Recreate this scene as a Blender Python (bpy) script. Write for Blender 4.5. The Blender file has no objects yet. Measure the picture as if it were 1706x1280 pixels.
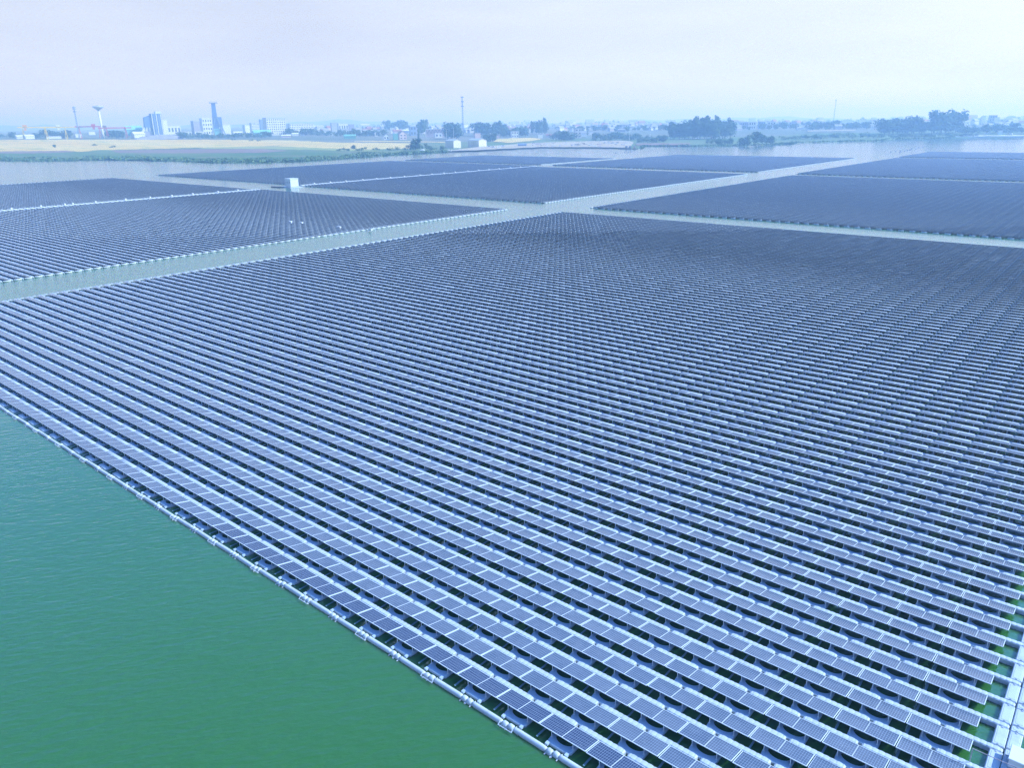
import bpy, bmesh, math, random
import numpy as np
from mathutils import Vector, Matrix
random.seed(7); rng = np.random.default_rng(11)
sc = bpy.context.scene
col = sc.collection

# ------------------------------------------------------------------ camera
FW = np.array([-0.60686739, 0.72297485, -0.33018077])
RT = np.array([0.76841222, 0.63985577, -0.01128077])
UP = np.array([-0.20311236, 0.26056086, 0.94385031])
FPX = 1248.97
CAM = np.array([0, 0, 42.105])
def at(u, v, z=0.0):
    """point of the horizontal plane at height z that is seen at photograph pixel (u, v)"""
    d = FW * FPX + RT * (u - 853) - UP * (v - 640)
    return CAM + d * ((z - CAM[2]) / d[2])
def project(p):
    d = np.asarray(p, float) - CAM
    w = d @ FW
    return 853 + FPX * (d @ RT) / w, 640 - FPX * (d @ UP) / w, w
cam_d = bpy.data.cameras.new('camera'); cam = bpy.data.objects.new('camera', cam_d); col.objects.link(cam)
cam_d.sensor_width = 36; cam_d.lens = FPX / 1706 * 36; cam_d.clip_start = 0.5; cam_d.clip_end = 40000
cam.matrix_world = Matrix(((RT[0], UP[0], -FW[0], 0), (RT[1], UP[1], -FW[1], 0), (RT[2], UP[2], -FW[2], CAM[2]), (0, 0, 0, 1)))
sc.camera = cam

# ------------------------------------------------------------------ light
SUN_AZ, SUN_EL = math.radians(52), math.radians(40)          # azimuth from +Y towards +X
sdir = Vector((math.sin(SUN_AZ) * math.cos(SUN_EL), math.cos(SUN_AZ) * math.cos(SUN_EL), math.sin(SUN_EL)))
sun_d = bpy.data.lights.new('sun', 'SUN'); sun_d.energy = 3.4; sun_d.angle = math.radians(0.5); sun_d.color = (0.71, 0.88, 1.0)
sun = bpy.data.objects.new('sun', sun_d); col.objects.link(sun)
sun.rotation_euler = sdir.to_track_quat('Z', 'Y').to_euler()
w = bpy.data.worlds.new('World'); sc.world = w; w.use_nodes = True
nt = w.node_tree; nt.nodes.clear()
sky = nt.nodes.new('ShaderNodeTexSky'); sky.sky_type = 'NISHITA'; sky.sun_disc = False
sky.sun_elevation = SUN_EL; sky.sun_rotation = SUN_AZ; sky.altitude = 0; sky.air_density = 1.1; sky.dust_density = 0.6; sky.ozone_density = 3.0
hs = nt.nodes.new('ShaderNodeHueSaturation'); hs.inputs['Saturation'].default_value = 1.0
bg = nt.nodes.new('ShaderNodeBackground'); bg.inputs['Strength'].default_value = 0.10
wo = nt.nodes.new('ShaderNodeOutputWorld')
nt.links.new(sky.outputs[0], hs.inputs['Color']); 
# a hazy sky: paler and brighter low down towards the sun, deeper blue overhead
tc = nt.nodes.new('ShaderNodeTexCoord'); sx_ = nt.nodes.new('ShaderNodeSeparateXYZ'); nt.links.new(tc.outputs['Generated'], sx_.inputs[0])
mr = nt.nodes.new('ShaderNodeMapRange'); mr.interpolation_type = 'SMOOTHSTEP'; mr.inputs[1].default_value = 0.11; mr.inputs[2].default_value = 0.30; nt.links.new(sx_.outputs[2], mr.inputs[0])
tm = nt.nodes.new('ShaderNodeMix'); tm.data_type = 'RGBA'; tm.inputs[6].default_value = (1.07, 0.945, 0.95, 1); tm.inputs[7].default_value = (0.43, 0.78, 1.32, 1); nt.links.new(mr.outputs[0], tm.inputs[0])
dt = nt.nodes.new('ShaderNodeVectorMath'); dt.operation = 'DOT_PRODUCT'; dt.inputs[1].default_value = sdir; nt.links.new(tc.outputs['Generated'], dt.inputs[0])
gm = nt.nodes.new('ShaderNodeMapRange'); gm.inputs[1].default_value = -0.15; gm.inputs[2].default_value = 0.95; gm.inputs[3].default_value = 1.06; gm.inputs[4].default_value = 1.50; nt.links.new(dt.outputs['Value'], gm.inputs[0])
tint = nt.nodes.new('ShaderNodeMix'); tint.data_type = 'RGBA'; tint.blend_type = 'MULTIPLY'; tint.inputs[0].default_value = 1.0
nt.links.new(hs.outputs[0], tint.inputs[6]); nt.links.new(tm.outputs[2], tint.inputs[7])
veil = nt.nodes.new('ShaderNodeMix'); veil.data_type = 'RGBA'; veil.inputs[7].default_value = (4.3, 4.52, 5.0, 1)
vf = nt.nodes.new('ShaderNodeMapRange'); vf.inputs[1].default_value = 0.0; vf.inputs[2].default_value = 1.0; vf.inputs[3].default_value = 0.85; vf.inputs[4].default_value = 0.0
nt.links.new(mr.outputs[0], vf.inputs[0]); nt.links.new(vf.outputs[0], veil.inputs[0]); nt.links.new(tint.outputs[2], veil.inputs[6])
vm = nt.nodes.new('ShaderNodeVectorMath'); vm.operation = 'SCALE'; nt.links.new(veil.outputs[2], vm.inputs[0]); nt.links.new(gm.outputs[0], vm.inputs['Scale'])
# faint streaks of high thin cloud
cm0 = nt.nodes.new('ShaderNodeMapping'); cm0.inputs['Scale'].default_value = (2.2, 2.2, 13.0); nt.links.new(tc.outputs['Generated'], cm0.inputs['Vector'])
cn = nt.nodes.new('ShaderNodeTexNoise'); cn.inputs['Scale'].default_value = 1.4; cn.inputs['Detail'].default_value = 5; nt.links.new(cm0.outputs[0], cn.inputs['Vector'])
cr = nt.nodes.new('ShaderNodeMapRange'); cr.inputs[1].default_value = 0.35; cr.inputs[2].default_value = 0.70; cr.inputs[3].default_value = 0.95; cr.inputs[4].default_value = 1.06; nt.links.new(cn.outputs['Fac'], cr.inputs[0])
vc = nt.nodes.new('ShaderNodeVectorMath'); vc.operation = 'SCALE'; nt.links.new(vm.outputs[0], vc.inputs[0]); nt.links.new(cr.outputs[0], vc.inputs['Scale'])
nt.links.new(vc.outputs[0], bg.inputs[0]); nt.links.new(bg.outputs[0], wo.inputs[0])
sc.view_settings.view_transform = 'Standard'; sc.view_settings.look = 'None'
sc.view_settings.exposure = 0.72; sc.view_settings.gamma = 1
sc.cycles.use_denoising = True; sc.cycles.denoiser = 'OPENIMAGEDENOISE'; sc.cycles.denoising_input_passes = 'RGB_ALBEDO_NORMAL'; sc.cycles.denoising_prefilter = 'NONE'
sc.cycles.max_bounces = 6; sc.cycles.diffuse_bounces = 1; sc.cycles.glossy_bounces = 3; sc.cycles.volume_bounces = 3
sc.cycles.caustics_reflective = False; sc.cycles.caustics_refractive = False

# ------------------------------------------------------------------ materials
class NT:
    def __init__(s, name):
        s.m = bpy.data.materials.new(name); s.m.use_nodes = True; s.t = s.m.node_tree
        s.b = s.t.nodes['Principled BSDF']
    def n(s, kind, **kw):
        x = s.t.nodes.new('ShaderNode' + kind)
        for k, v in kw.items():
            if k in ('operation', 'blend_type', 'data_type', 'noise_dimensions', 'wave_type', 'bands_direction', 'feature', 'wave_profile'): setattr(x, k, v)
            else: x.inputs[k].default_value = v
        return x
    def l(s, a, b): s.t.links.new(a, b)
    def math(s, op, a, b=None):
        x = s.n('Math', operation=op)
        for i, q in enumerate((a, b)):
            if q is None: continue
            if isinstance(q, (int, float)): x.inputs[i].default_value = q
            else: s.l(q, x.inputs[i])
        return x.outputs[0]
    def mix(s, f, a, b):
        x = s.t.nodes.new('ShaderNodeMix'); x.data_type = 'RGBA'
        for i, q in ((0, f), (6, a), (7, b)):
            if isinstance(q, (int, float)): x.inputs[i].default_value = q
            elif isinstance(q, tuple): x.inputs[i].default_value = (*q, 1)
            else: s.l(q, x.inputs[i])
        return x.outputs[2]
    def noise(s, scale, detail=3, vec=None, rough=0.55):
        x = s.n('TexNoise', Scale=scale, Detail=detail, Roughness=rough)
        if vec is not None: s.l(vec, x.inputs['Vector'])
        return x.outputs['Fac']
    def ramp(s, f, lo, hi):
        x = s.n('MapRange'); x.clamp = True
        x.inputs[1].default_value = lo; x.inputs[2].default_value = hi
        s.l(f, x.inputs[0]); return x.outputs[0]
    def pos(s): return s.n('NewGeometry').outputs['Position']

def plain(name, c, rough=0.6, var=0.12, scale=0.6, metal=0.0, spec=0.4):
    k = NT(name)
    f = k.noise(scale, 4, k.pos())
    a = tuple(max(0, x * (1 - var)) for x in c); b = tuple(min(1, x * (1 + var)) for x in c)
    k.l(k.mix(k.ramp(f, 0.3, 0.7), a, b), k.b.inputs['Base Color'])
    k.b.inputs['Roughness'].default_value = rough; k.b.inputs['Metallic'].default_value = metal
    k.b.inputs['Specular IOR Level'].default_value = spec
    return k.m

def solar_mat(name, framed, dark_cells=False):
    k = NT(name)
    uv = k.n('UVMap').outputs[0]; sp = k.n('SeparateXYZ'); k.l(uv, sp.inputs[0])
    def line(c, n, wd):
        fr = k.math('FRACT', k.math('MULTIPLY', c, n))
        return k.math('GREATER_THAN', k.math('ABSOLUTE', k.math('SUBTRACT', fr, 0.5)), 0.5 - wd)
    lines = k.math('MAXIMUM', line(sp.outputs[0], 12.0, 0.055), line(sp.outputs[1], 6.0, 0.035))
    pos = k.pos()
    # every panel a slightly different tone
    mp = k.n('VectorMath', operation='DIVIDE'); k.l(pos, mp.inputs[0]); mp.inputs[1].default_value = (2.05, 2.79, 1000)
    fl = k.n('VectorMath', operation='FLOOR'); k.l(mp.outputs[0], fl.inputs[0])
    wn = k.t.nodes.new('ShaderNodeTexWhiteNoise'); k.l(fl.outputs[0], wn.inputs['Vector'])
    cell = k.mix(wn.outputs['Value'], CELL_A, CELL_B)
    if dark_cells: cell = k.mix(0.8, cell, (0.018, 0.030, 0.085))  # front-row variant: cells mixed towards a darker blue
    dust = k.ramp(k.noise(0.9, 4, pos), 0.35, 0.8)
    cell = k.mix(k.math('MULTIPLY', dust, 0.05 if dark_cells else 0.22), cell, (0.34, 0.36, 0.42))
    spk = k.ramp(k.noise(7.0, 2, pos), 0.735, 0.76); cell = k.mix(spk, cell, (0.6, 0.6, 0.58))
    c = k.mix(lines, cell, (0.34, 0.38, 0.46))
    if framed:
        e = k.math('MAXIMUM', k.math('GREATER_THAN', k.math('ABSOLUTE', k.math('SUBTRACT', sp.outputs[0], 0.5)), 0.484),
                   k.math('GREATER_THAN', k.math('ABSOLUTE', k.math('SUBTRACT', sp.outputs[1], 0.5)), 0.482))
        c = k.mix(e, c, (0.72, 0.75, 0.80))
    k.l(c, k.b.inputs['Base Color'])
    k.b.inputs['Roughness'].default_value = 0.25; k.b.inputs['IOR'].default_value = 1.8
    return k.m
CELL_A, CELL_B = (0.066, 0.088, 0.138), (0.108, 0.126, 0.172)

M = {}
M['solar'] = solar_mat('solar_glass', False)
M['solar_far'] = solar_mat('solar_glass_framed', True)
M['solar_darker'] = solar_mat('solar_glass_darker', False, True)
M['frame'] = plain('anodised_frame', (0.80, 0.85, 0.90), 0.45, 0.05)
M['back'] = plain('panel_backsheet', (0.14, 0.36, 0.76), 0.35)
M['steel'] = plain('galvanised_steel', (0.50, 0.54, 0.60), 0.5)
M['tie'] = plain('wet_tie_bar', (0.16, 0.28, 0.34), 0.5)
M['rust'] = plain('weathered_rail', (0.46, 0.38, 0.42), 0.6, 0.3, 5)
def plastic(name, c, dirt):
    k = NT(name); p = k.pos()
    f = k.ramp(k.noise(1.3, 5, p, 0.65), 0.48, 0.78)
    g = k.ramp(k.noise(14, 3, p), 0.52, 0.75)
    x = k.mix(k.math('MULTIPLY', f, 0.55), c, dirt); x = k.mix(k.math('MULTIPLY', g, 0.25), x, dirt)
    k.l(x, k.b.inputs['Base Color']); k.b.inputs['Roughness'].default_value = 0.5
    return k.m
M['float'] = plastic('float_plastic', (0.61, 0.66, 0.72), (0.36, 0.40, 0.44))
M['tube'] = plastic('weathered_tube_plastic', (0.70, 0.74, 0.78), (0.34, 0.37, 0.36))
M['pontoon'] = plastic('pontoon_plastic', (0.55, 0.67, 0.80), (0.32, 0.41, 0.52))
M['white'] = plain('white_paint', (0.82, 0.83, 0.84), 0.5, 0.03)
M['glass'] = plain('dark_window', (0.06, 0.08, 0.11), 0.2, 0.3, 0.3)

def water_mat():
    k = NT('lake_water'); p = k.pos()
    big = k.noise(0.012, 3, p)
    k.l(k.mix(k.ramp(big, 0.3, 0.7), (0.042, 0.172, 0.027), (0.050, 0.186, 0.040)), k.b.inputs['Base Color'])
    k.b.inputs['Roughness'].default_value = 0.5; k.b.inputs['Specular IOR Level'].default_value = 0.0
    k.b.inputs['Subsurface Weight'].default_value = 1.0; k.b.inputs['Subsurface Radius'].default_value = (0.8, 1.8, 1.4); k.b.inputs['Subsurface Scale'].default_value = 1.0
    m0 = k.n('Mapping'); m0.inputs['Rotation'].default_value = (0, 0, math.radians(-53)); k.l(p, m0.inputs['Vector'])
    mp = k.n('Mapping'); mp.inputs['Scale'].default_value = (0.42, 1.0, 1.0); k.l(m0.outputs[0], mp.inputs['Vector'])
    n1 = k.noise(1.6, 3, mp.outputs[0], 0.5); n2 = k.noise(0.34, 2, mp.outputs[0])
    h = k.math('ADD', k.math('MULTIPLY', n1, 0.8), k.math('MULTIPLY', n2, 0.6))
    b = k.n('Bump', Strength=0.6, Distance=0.18); k.l(h, b.inputs['Height']); k.l(b.outputs[0], k.b.inputs['Normal'])
    # mirror of the sky, weak when looking down and strong at a grazing angle
    lw = k.t.nodes.new('ShaderNodeLayerWeight'); lw.inputs['Blend'].default_value = 0.5; k.l(b.outputs[0], lw.inputs['Normal'])
    fac = k.math('ADD', k.math('MULTIPLY', k.math('POWER', lw.outputs['Facing'], 1.85), 0.95), 0.02)
    gl = k.t.nodes.new('ShaderNodeBsdfGlossy'); gl.inputs['Roughness'].default_value = 0.12; k.l(b.outputs[0], gl.inputs['Normal'])
    mx = k.t.nodes.new('ShaderNodeMixShader'); k.l(fac, mx.inputs[0]); k.l(k.b.outputs[0], mx.inputs[1]); k.l(gl.outputs[0], mx.inputs[2])
    k.l(mx.outputs[0], k.t.nodes['Material Output'].inputs['Surface'])
    return k.m
M['water'] = water_mat()

def land_mat(name, a, b, c, s=0.004):
    k = NT(name); p = k.pos()
    mp = k.n('Mapping'); mp.inputs['Rotation'].default_value = (0, 0, math.radians(-40)); mp.inputs['Scale'].default_value = (0.3, 1, 1)
    k.l(p, mp.inputs['Vector'])
    x = k.mix(k.ramp(k.noise(s, 4, mp.outputs[0]), 0.4, 0.6), a, b)
    x = k.mix(k.ramp(k.noise(s * 7, 4, mp.outputs[0]), 0.5, 0.72), x, c)
    k.l(x, k.b.inputs['Base Color']); k.b.inputs['Roughness'].default_value = 0.95; k.b.inputs['Specular IOR Level'].default_value = 0.1
    return k.m
M['land'] = land_mat('meadow_ground', (0.10, 0.19, 0.07), (0.18, 0.24, 0.10), (0.24, 0.22, 0.14))
M['town'] = land_mat('village_ground', (0.16, 0.19, 0.14), (0.27, 0.25, 0.20), (0.12, 0.16, 0.10))
M['dry'] = land_mat('dry_stubble', (0.74, 0.50, 0.16), (0.78, 0.58, 0.22), (0.40, 0.40, 0.13), 0.006)
M['mauve'] = land_mat('bare_brown_earth', (0.30, 0.20, 0.18), (0.34, 0.24, 0.20), (0.24, 0.22, 0.13), 0.01)
M['lush'] = land_mat('bright_grass', (0.34, 0.38, 0.12), (0.42, 0.42, 0.16), (0.26, 0.29, 0.11), 0.01)
M['yard'] = land_mat('gravel_yard', (0.50, 0.40, 0.28), (0.56, 0.48, 0.36), (0.36, 0.29, 0.21), 0.02)
M['hill'] = land_mat('wooded_hill', (0.05, 0.09, 0.06), (0.07, 0.11, 0.07), (0.10, 0.12, 0.08), 0.002)
M['road'] = plain('concrete_road', (0.60, 0.60, 0.58), 0.8)
def leaf(name, a, b):
    k = NT(name); g = k.n('NewGeometry')
    k.l(k.mix(g.outputs['Random Per Island'], a, b), k.b.inputs['Base Color'])
    k.b.inputs['Roughness'].default_value = 0.7; k.b.inputs['Specular IOR Level'].default_value = 0.2
    return k.m
M['leaf_dark'] = leaf('dark_leaves', (0.045, 0.100, 0.045), (0.080, 0.150, 0.060))
M['leaf_mid'] = leaf('mid_leaves', (0.045, 0.115, 0.045), (0.085, 0.170, 0.065))
M['leaf_light'] = leaf('light_leaves', (0.085, 0.150, 0.050), (0.140, 0.210, 0.080))
M['reed'] = leaf('reed_leaves', (0.075, 0.165, 0.060), (0.19, 0.26, 0.10))
M['bark'] = plain('bark', (0.12, 0.10, 0.08), 0.9)
for nm, c in dict(cream=(0.80, 0.74, 0.58), pale=(0.76, 0.76, 0.74), grey=(0.48, 0.51, 0.56), pink=(0.66, 0.50, 0.48), lilac=(0.40, 0.38, 0.48),
                  blue=(0.13, 0.23, 0.50), bluegrey=(0.26, 0.34, 0.48), teal=(0.26, 0.62, 0.60), redroof=(0.36, 0.15, 0.13), greyroof=(0.34, 0.35, 0.38),
                  brown=(0.30, 0.22, 0.20), green=(0.16, 0.44, 0.36), yellow=(0.80, 0.58, 0.05), orange=(0.75, 0.36, 0.05), red=(0.62, 0.08, 0.10),
                  stone=(0.58, 0.54, 0.50), dark=(0.10, 0.11, 0.13)).items():
    M[nm] = plain(nm + '_paint', c, 0.65, 0.08, 0.08)

# ------------------------------------------------------------------ mesh builder
class MB:
    def __init__(s): s.v = []; s.f = []; s.m = []; s.uv = []
    def face(s, pts, m=0, uv=None):
        i = len(s.v); s.v += [tuple(p) for p in pts]; s.f.append(tuple(range(i, i + len(pts)))); s.m.append(m)
        s.uv.append(uv or [(0.5, 0.3)] * len(pts))
    def hexa(s, b, t, m=0, skip=()):
        """b, t: four bottom and four top points, both counter-clockwise from above"""
        i = len(s.v); s.v += [tuple(p) for p in b] + [tuple(p) for p in t]
        fs = {'bot': (3, 2, 1, 0), 'top': (4, 5, 6, 7), 'a': (0, 1, 5, 4), 'b': (1, 2, 6, 5), 'c': (2, 3, 7, 6), 'd': (3, 0, 4, 7)}
        for k, q in fs.items():
            if k in skip: continue
            s.f.append(tuple(i + j for j in q)); s.m.append(m); s.uv.append([(0.5, 0.3)] * 4)
    def box(s, x0, x1, y0, y1, z0, z1, m=0, skip=()):
        s.hexa([(x0, y0, z0), (x1, y0, z0), (x1, y1, z0), (x0, y1, z0)], [(x0, y0, z1), (x1, y0, z1), (x1, y1, z1), (x0, y1, z1)], m, skip)
    def rbox(s, x0, x1, y0, y1, z0, z1, c, m=0):
        """box with its four upper edges chamfered"""
        s.box(x0, x1, y0, y1, z0, z1 - c, m, ('top',))
        s.hexa([(x0, y0, z1 - c), (x1, y0, z1 - c), (x1, y1, z1 - c), (x0, y1, z1 - c)],
               [(x0 + c, y0 + c, z1), (x1 - c, y0 + c, z1), (x1 - c, y1 - c, z1), (x0 + c, y1 - c, z1)], m, ('bot',))
    def bar(s, a, b, r, m=0, n=4):
        a = Vector(a); b = Vector(b); d = (b - a).normalized()
        x = d.orthogonal().normalized() if abs(d.z) < 0.999 else Vector((1, 0, 0)); y = d.cross(x)
        if n == 4 and abs(d.z) < 0.999:
            x = d.cross(Vector((0, 0, 1))).normalized(); y = x.cross(d)
        ra, rb = (r, r) if isinstance(r, (int, float)) else r
        i = len(s.v); off = math.pi / 4 if n == 4 else 0
        for p, q in ((a, ra), (b, rb)):
            for k in range(n):
                t = off + 2 * math.pi * k / n; s.v.append(tuple(p + x * q * math.cos(t) + y * q * math.sin(t)))
        for k in range(n):
            s.f.append((i + k, i + (k + 1) % n, i + n + (k + 1) % n, i + n + k)); s.m.append(m); s.uv.append([(0.5, 0.3)] * 4)
        s.f.append(tuple(i + n - 1 - k for k in range(n))); s.m.append(m); s.uv.append([(0.5, 0.3)] * n)
        s.f.append(tuple(i + n + k for k in range(n))); s.m.append(m); s.uv.append([(0.5, 0.3)] * n)
    def loft(s, rings, m=0):
        """rings: lists of equal length, closed; ends capped"""
        i = len(s.v); n = len(rings[0])
        for r in rings: s.v += [tuple(p) for p in r]
        for a in range(len(rings) - 1):
            for k in range(n):
                s.f.append((i + a * n + k, i + a * n + (k + 1) % n, i + (a + 1) * n + (k + 1) % n, i + (a + 1) * n + k)); s.m.append(m); s.uv.append([(0.5, 0.3)] * 4)
        s.f.append(tuple(i + n - 1 - k for k in range(n))); s.m.append(m); s.uv.append([(0.5, 0.3)] * n)
        e = i + (len(rings) - 1) * n
        s.f.append(tuple(e + k for k in range(n))); s.m.append(m); s.uv.append([(0.5, 0.3)] * n)
    def lathe(s, prof, n=16, m=0, cx=0, cy=0):
        s.loft([[(cx + r * math.cos(2 * math.pi * k / n), cy + r * math.sin(2 * math.pi * k / n), z) for k in range(n)] for r, z in prof], m)
    def mesh(s, name, mats, smooth=False):
        me = bpy.data.meshes.new(name); me.from_pydata(s.v, [], s.f)
        for x in (mats if isinstance(mats, (list, tuple)) else [mats]): me.materials.append(x)
        me.polygons.foreach_set('material_index', s.m)
        ul = me.uv_layers.new(name='UVMap'); ul.data.foreach_set('uv', [c for f in s.uv for p in f for c in p])
        if smooth: me.polygons.foreach_set('use_smooth', [True] * len(s.f))
        me.update(); return me
    def build(s, name, mats, parent=None, smooth=False):
        return link(name, s.mesh(name, mats, smooth), parent)
def link(name, me, parent=None, loc=None):
    o = bpy.data.objects.new(name, me); col.objects.link(o)
    if parent is not None: o.parent = parent
    if loc is not None: o.location = loc
    return o
def tag(o, label=None, cat=None, group=None, kind=None):
    for k, v in (('label', label), ('category', cat), ('group', group), ('kind', kind)):
        if v: o[k] = v
    return o
def empty(name, loc, rz=0.0):
    o = bpy.data.objects.new(name, None); o.empty_display_size = 0.5; col.objects.link(o); o.location = loc; o.rotation_euler = (0, 0, rz); return o
def copy_tree(o, parent=None):
    c = o.copy(); col.objects.link(c)
    if parent is not None: c.parent = parent
    for ch in list(o.children): copy_tree(ch, c)
    return c
ORD = ['', 'first', 'second', 'third', 'fourth', 'fifth', 'sixth', 'seventh', 'eighth', 'ninth', 'tenth', 'eleventh', 'twelfth', 'thirteenth', 'fourteenth', 'fifteenth',
       'sixteenth', 'seventeenth', 'eighteenth', 'nineteenth', 'twentieth']
def nth(i):
    if i <= 20: return ORD[i]
    t = {2: 'twent', 3: 'thirt', 4: 'fort', 5: 'fift'}[i // 10]
    return t + 'ieth' if i % 10 == 0 else t + 'y-' + ORD[i % 10]

# ------------------------------------------------------------------ solar field lattice (metres)
T, PR, X0, Y0 = 4.1, 2.7903, -47.0335, 34.162          # table pitch along a row, row pitch, right end of column 0, near edge of row 0
GAP, DEP, ZN, ZF = 0.085, 1.7774, 0.82, 0.43             # gap between tables, panel depth, height of the near and far edges
HL = (T - GAP) / 2
def cx(c): return X0 + T * c - T / 2 + GAP / 2 - GAP / 2
def ry(r): return Y0 + PR * r
XR = X0 + 11 * T
def pz(y): return ZN + (ZF - ZN) * y / DEP
def slab(mb, xa, xb, th, m_top, m_side, m_bot, inset=0.0):
    ya, yb = inset, DEP - inset
    b = [(xa, ya, pz(ya) - th), (xb, ya, pz(ya) - th), (xb, yb, pz(yb) - th), (xa, yb, pz(yb) - th)]
    t = [(xa, ya, pz(ya)), (xb, ya, pz(ya)), (xb, yb, pz(yb)), (xa, yb, pz(yb))]
    mb.hexa(b, t, m_side, ('top', 'bot'))
    mb.face(t, m_top, [(0, 0), (1, 0), (1, 1), (0, 1)]); mb.face([b[3], b[2], b[1], b[0]], m_bot)
def pontoon(mb, detail, m=0):
    x0, x1, y0, y1, z0, z1 = -1.05, 1.05, -0.50, 1.62, -0.12, 0.22
    if not detail:
        mb.box(x0, x1, y0, 0.02, z0, z1, m, ('bot', 'c')); mb.box(x0, -0.62, 0.02, y1, z0, z1, m, ('bot', 'a')); mb.box(0.62, x1, 0.02, y1, z0, z1, m, ('bot', 'a')); return
    n = 24; ic, io = [], []
    for k in range(n):
        t = 2 * math.pi * (k + 0.5) / n
        ic.append((0.80 * math.cos(t), 0.58 + 0.60 * math.sin(t)))
        dx, dy = math.cos(t), math.sin(t)
        q = 1 / max(abs(dx) ** 6 + abs(dy) ** 6, 1e-9) ** (1 / 6)
        io.append((dx * q * 1.05, 0.54 + dy * q * 1.04))
    i = len(mb.v)
    for ring, z in ((io, z0), (io, z1 - 0.05), ([(x * 0.96, 0.54 + (y - 0.54) * 0.96) for x, y in io], z1), (ic, z1), (ic, z0)):
        mb.v += [(x, y, z) for x, y in ring]
    for a in range(4):
        for k in range(n):
            mb.f.append((i + a * n + k, i + a * n + (k + 1) % n, i + (a + 1) * n + (k + 1) % n, i + (a + 1) * n + k)); mb.m.append(m); mb.uv.append([(0.5, 0.3)] * 4)
    for sx in (-1, 1):                                   # bolted lugs towards the walkway
        mb.box(sx * 0.85 - 0.12, sx * 0.85 + 0.12, y0 - 0.2, y0 + 0.12, 0.08, 0.25, m)

# ---- prototype table
def make_table():
    root = empty('solar_table', (0, 0, 0))
    for sx in (-1, 1):
        xa, xb = (-HL, -0.012) if sx < 0 else (0.012, HL)
        mb = MB(); slab(mb, xa, xb, 0.05, 0, 1, 2, 0.0)
        pn = mb.build('solar_panel', [M['solar'], M['frame'], M['back']], root)
        fr = MB(); wd = 0.042
        for (a, b, c, d) in ((xa - .003, xb + .003, -.003, wd), (xa - .003, xb + .003, DEP - wd, DEP + .003), (xa - .003, xa + wd, wd, DEP - wd), (xb - wd, xb + .003, wd, DEP - wd)):
            if a > xa + 0.5 and sx < 0: a = xb - 0.014
            if b < xb - 0.5 and sx > 0 and c > 0 and d < DEP: b = xa + 0.014
            q = [(a, c), (b, c), (b, d), (a, d)]
            fr.hexa([(x, y, pz(y) - 0.053) for x, y in q], [(x, y, pz(y) + 0.008) for x, y in q], 0)
        fr.build('panel_frame', M['frame'], pn)
    for y, z0 in ((0.12, ZN - 0.075), (1.62, pz(1.62) - 0.075)):
        mb = MB(); mb.box(-HL + 0.1, HL - 0.1, y - 0.025, y + 0.025, z0 - 0.03, z0 + 0.03); mb.build('mounting_rail', M['steel'], root)
    for sx in (-1, 1):
        mb = MB(); mb.box(sx * 0.93 - 0.022, sx * 0.93 + 0.022, 0.06, 0.10, 0.22, pz(0.08) - 0.05); mb.box(sx * 0.93 - 0.07, sx * 0.93 + 0.07, 0.01, 0.15, 0.22, 0.24); mb.build('support_post', M['frame'], root)
        mb = MB(); mb.box(sx * 0.93 - 0.022, sx * 0.93 + 0.022, 1.40, 1.44, 0.2, pz(1.42) - 0.05); mb.build('support_post', M['frame'], root)
    mb = MB(); mb.box(-HL + 0.12, -HL + 0.26, -0.55, 1.85, 0.16, 0.20); mb.build('tie_bar', M['tie'], root)
    mb = MB(); pontoon(mb, True); mb.build('pontoon_float', M['pontoon'], root, False)
    return root

# ---- walkway float: lobed hollow plastic body between two slots
def float_rings(L, wy, z0, z1, lobes=9, amp=0.05):
    rings = []; n = lobes * 4
    for k in range(n + 1):
        x = -L / 2 + L * k / n; e = min(1, (min(k, n - k) / 3.0)); e = math.sqrt(max(0.0, 1 - (1 - e) ** 2)) * 0.3 + 0.7
        a = 1 + amp * math.cos(2 * math.pi * k / 4.0); hw = wy / 2 * a * e; zt = z1 - (1 - e) * 0.25 - (0.014 if k % 4 == 2 else 0)
        c = 0.07
        rings.append([(x, -hw, z0), (x, -hw, zt - c), (x, -hw + c, zt), (x, hw - c, zt), (x, hw, zt - c), (x, hw, z0)][::-1])
    return rings
def walkway_mesh(L):
    mb = MB(); mb.loft(float_rings(L, 0.50, -0.12, 0.42), 0)
    return mb.mesh('walkway_float', M['float'])

# ------------------------------------------------------------------ which tables exist
blocks = dict(front=(-41, 11, 0, 95), right_near=(-41, 14, 105, 203), right_mid=(-42, 6, 212, 316), right_far=(-43, 2, 328, 383),
              left_near=(-102, -50, 0, 93), left_far=(-157, -105, 0, 92), mid_near=(-103, -51, 107, 202), mid_far=(-158, -106, 108, 207),
              back_left=(-158, -109, 216, 266), back_right=(-103, -52, 214, 309))
cells = []
for bi, (c0, c1, r0, r1) in enumerate(blocks.values()):
    C, R = np.meshgrid(np.arange(c0, c1 + 1), np.arange(r0, r1 + 1)); cells.append(np.stack([C.ravel(), R.ravel(), np.full(C.size, bi)], 1))
cells = np.concatenate(cells)
ctr = np.stack([X0 + T * cells[:, 0] - T / 2, Y0 + PR * cells[:, 1] + DEP / 2, np.full(len(cells), 0.65)], 1)
U, V, W = project(ctr)
keep = (W > 5) & (U > -420) & (U < 2100) & (V < 1560)
cells, ctr, U, V, W = cells[keep], ctr[keep], U[keep], V[keep], W[keep]
# visible size inside the frame, the 300 largest become individual things
hw = 0.5 * FPX * 3.0 / W; hh = 0.5 * FPX * 1.4 / W
vis = np.clip(np.minimum(U + hw, 1706) - np.maximum(U - hw, 0), 0, None) * np.clip(np.minimum(V + hh, 1280) - np.maximum(V - hh, 0), 0, None)
order = np.argsort(-vis); near = np.zeros(len(cells), bool); near[order[:300]] = True

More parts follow.
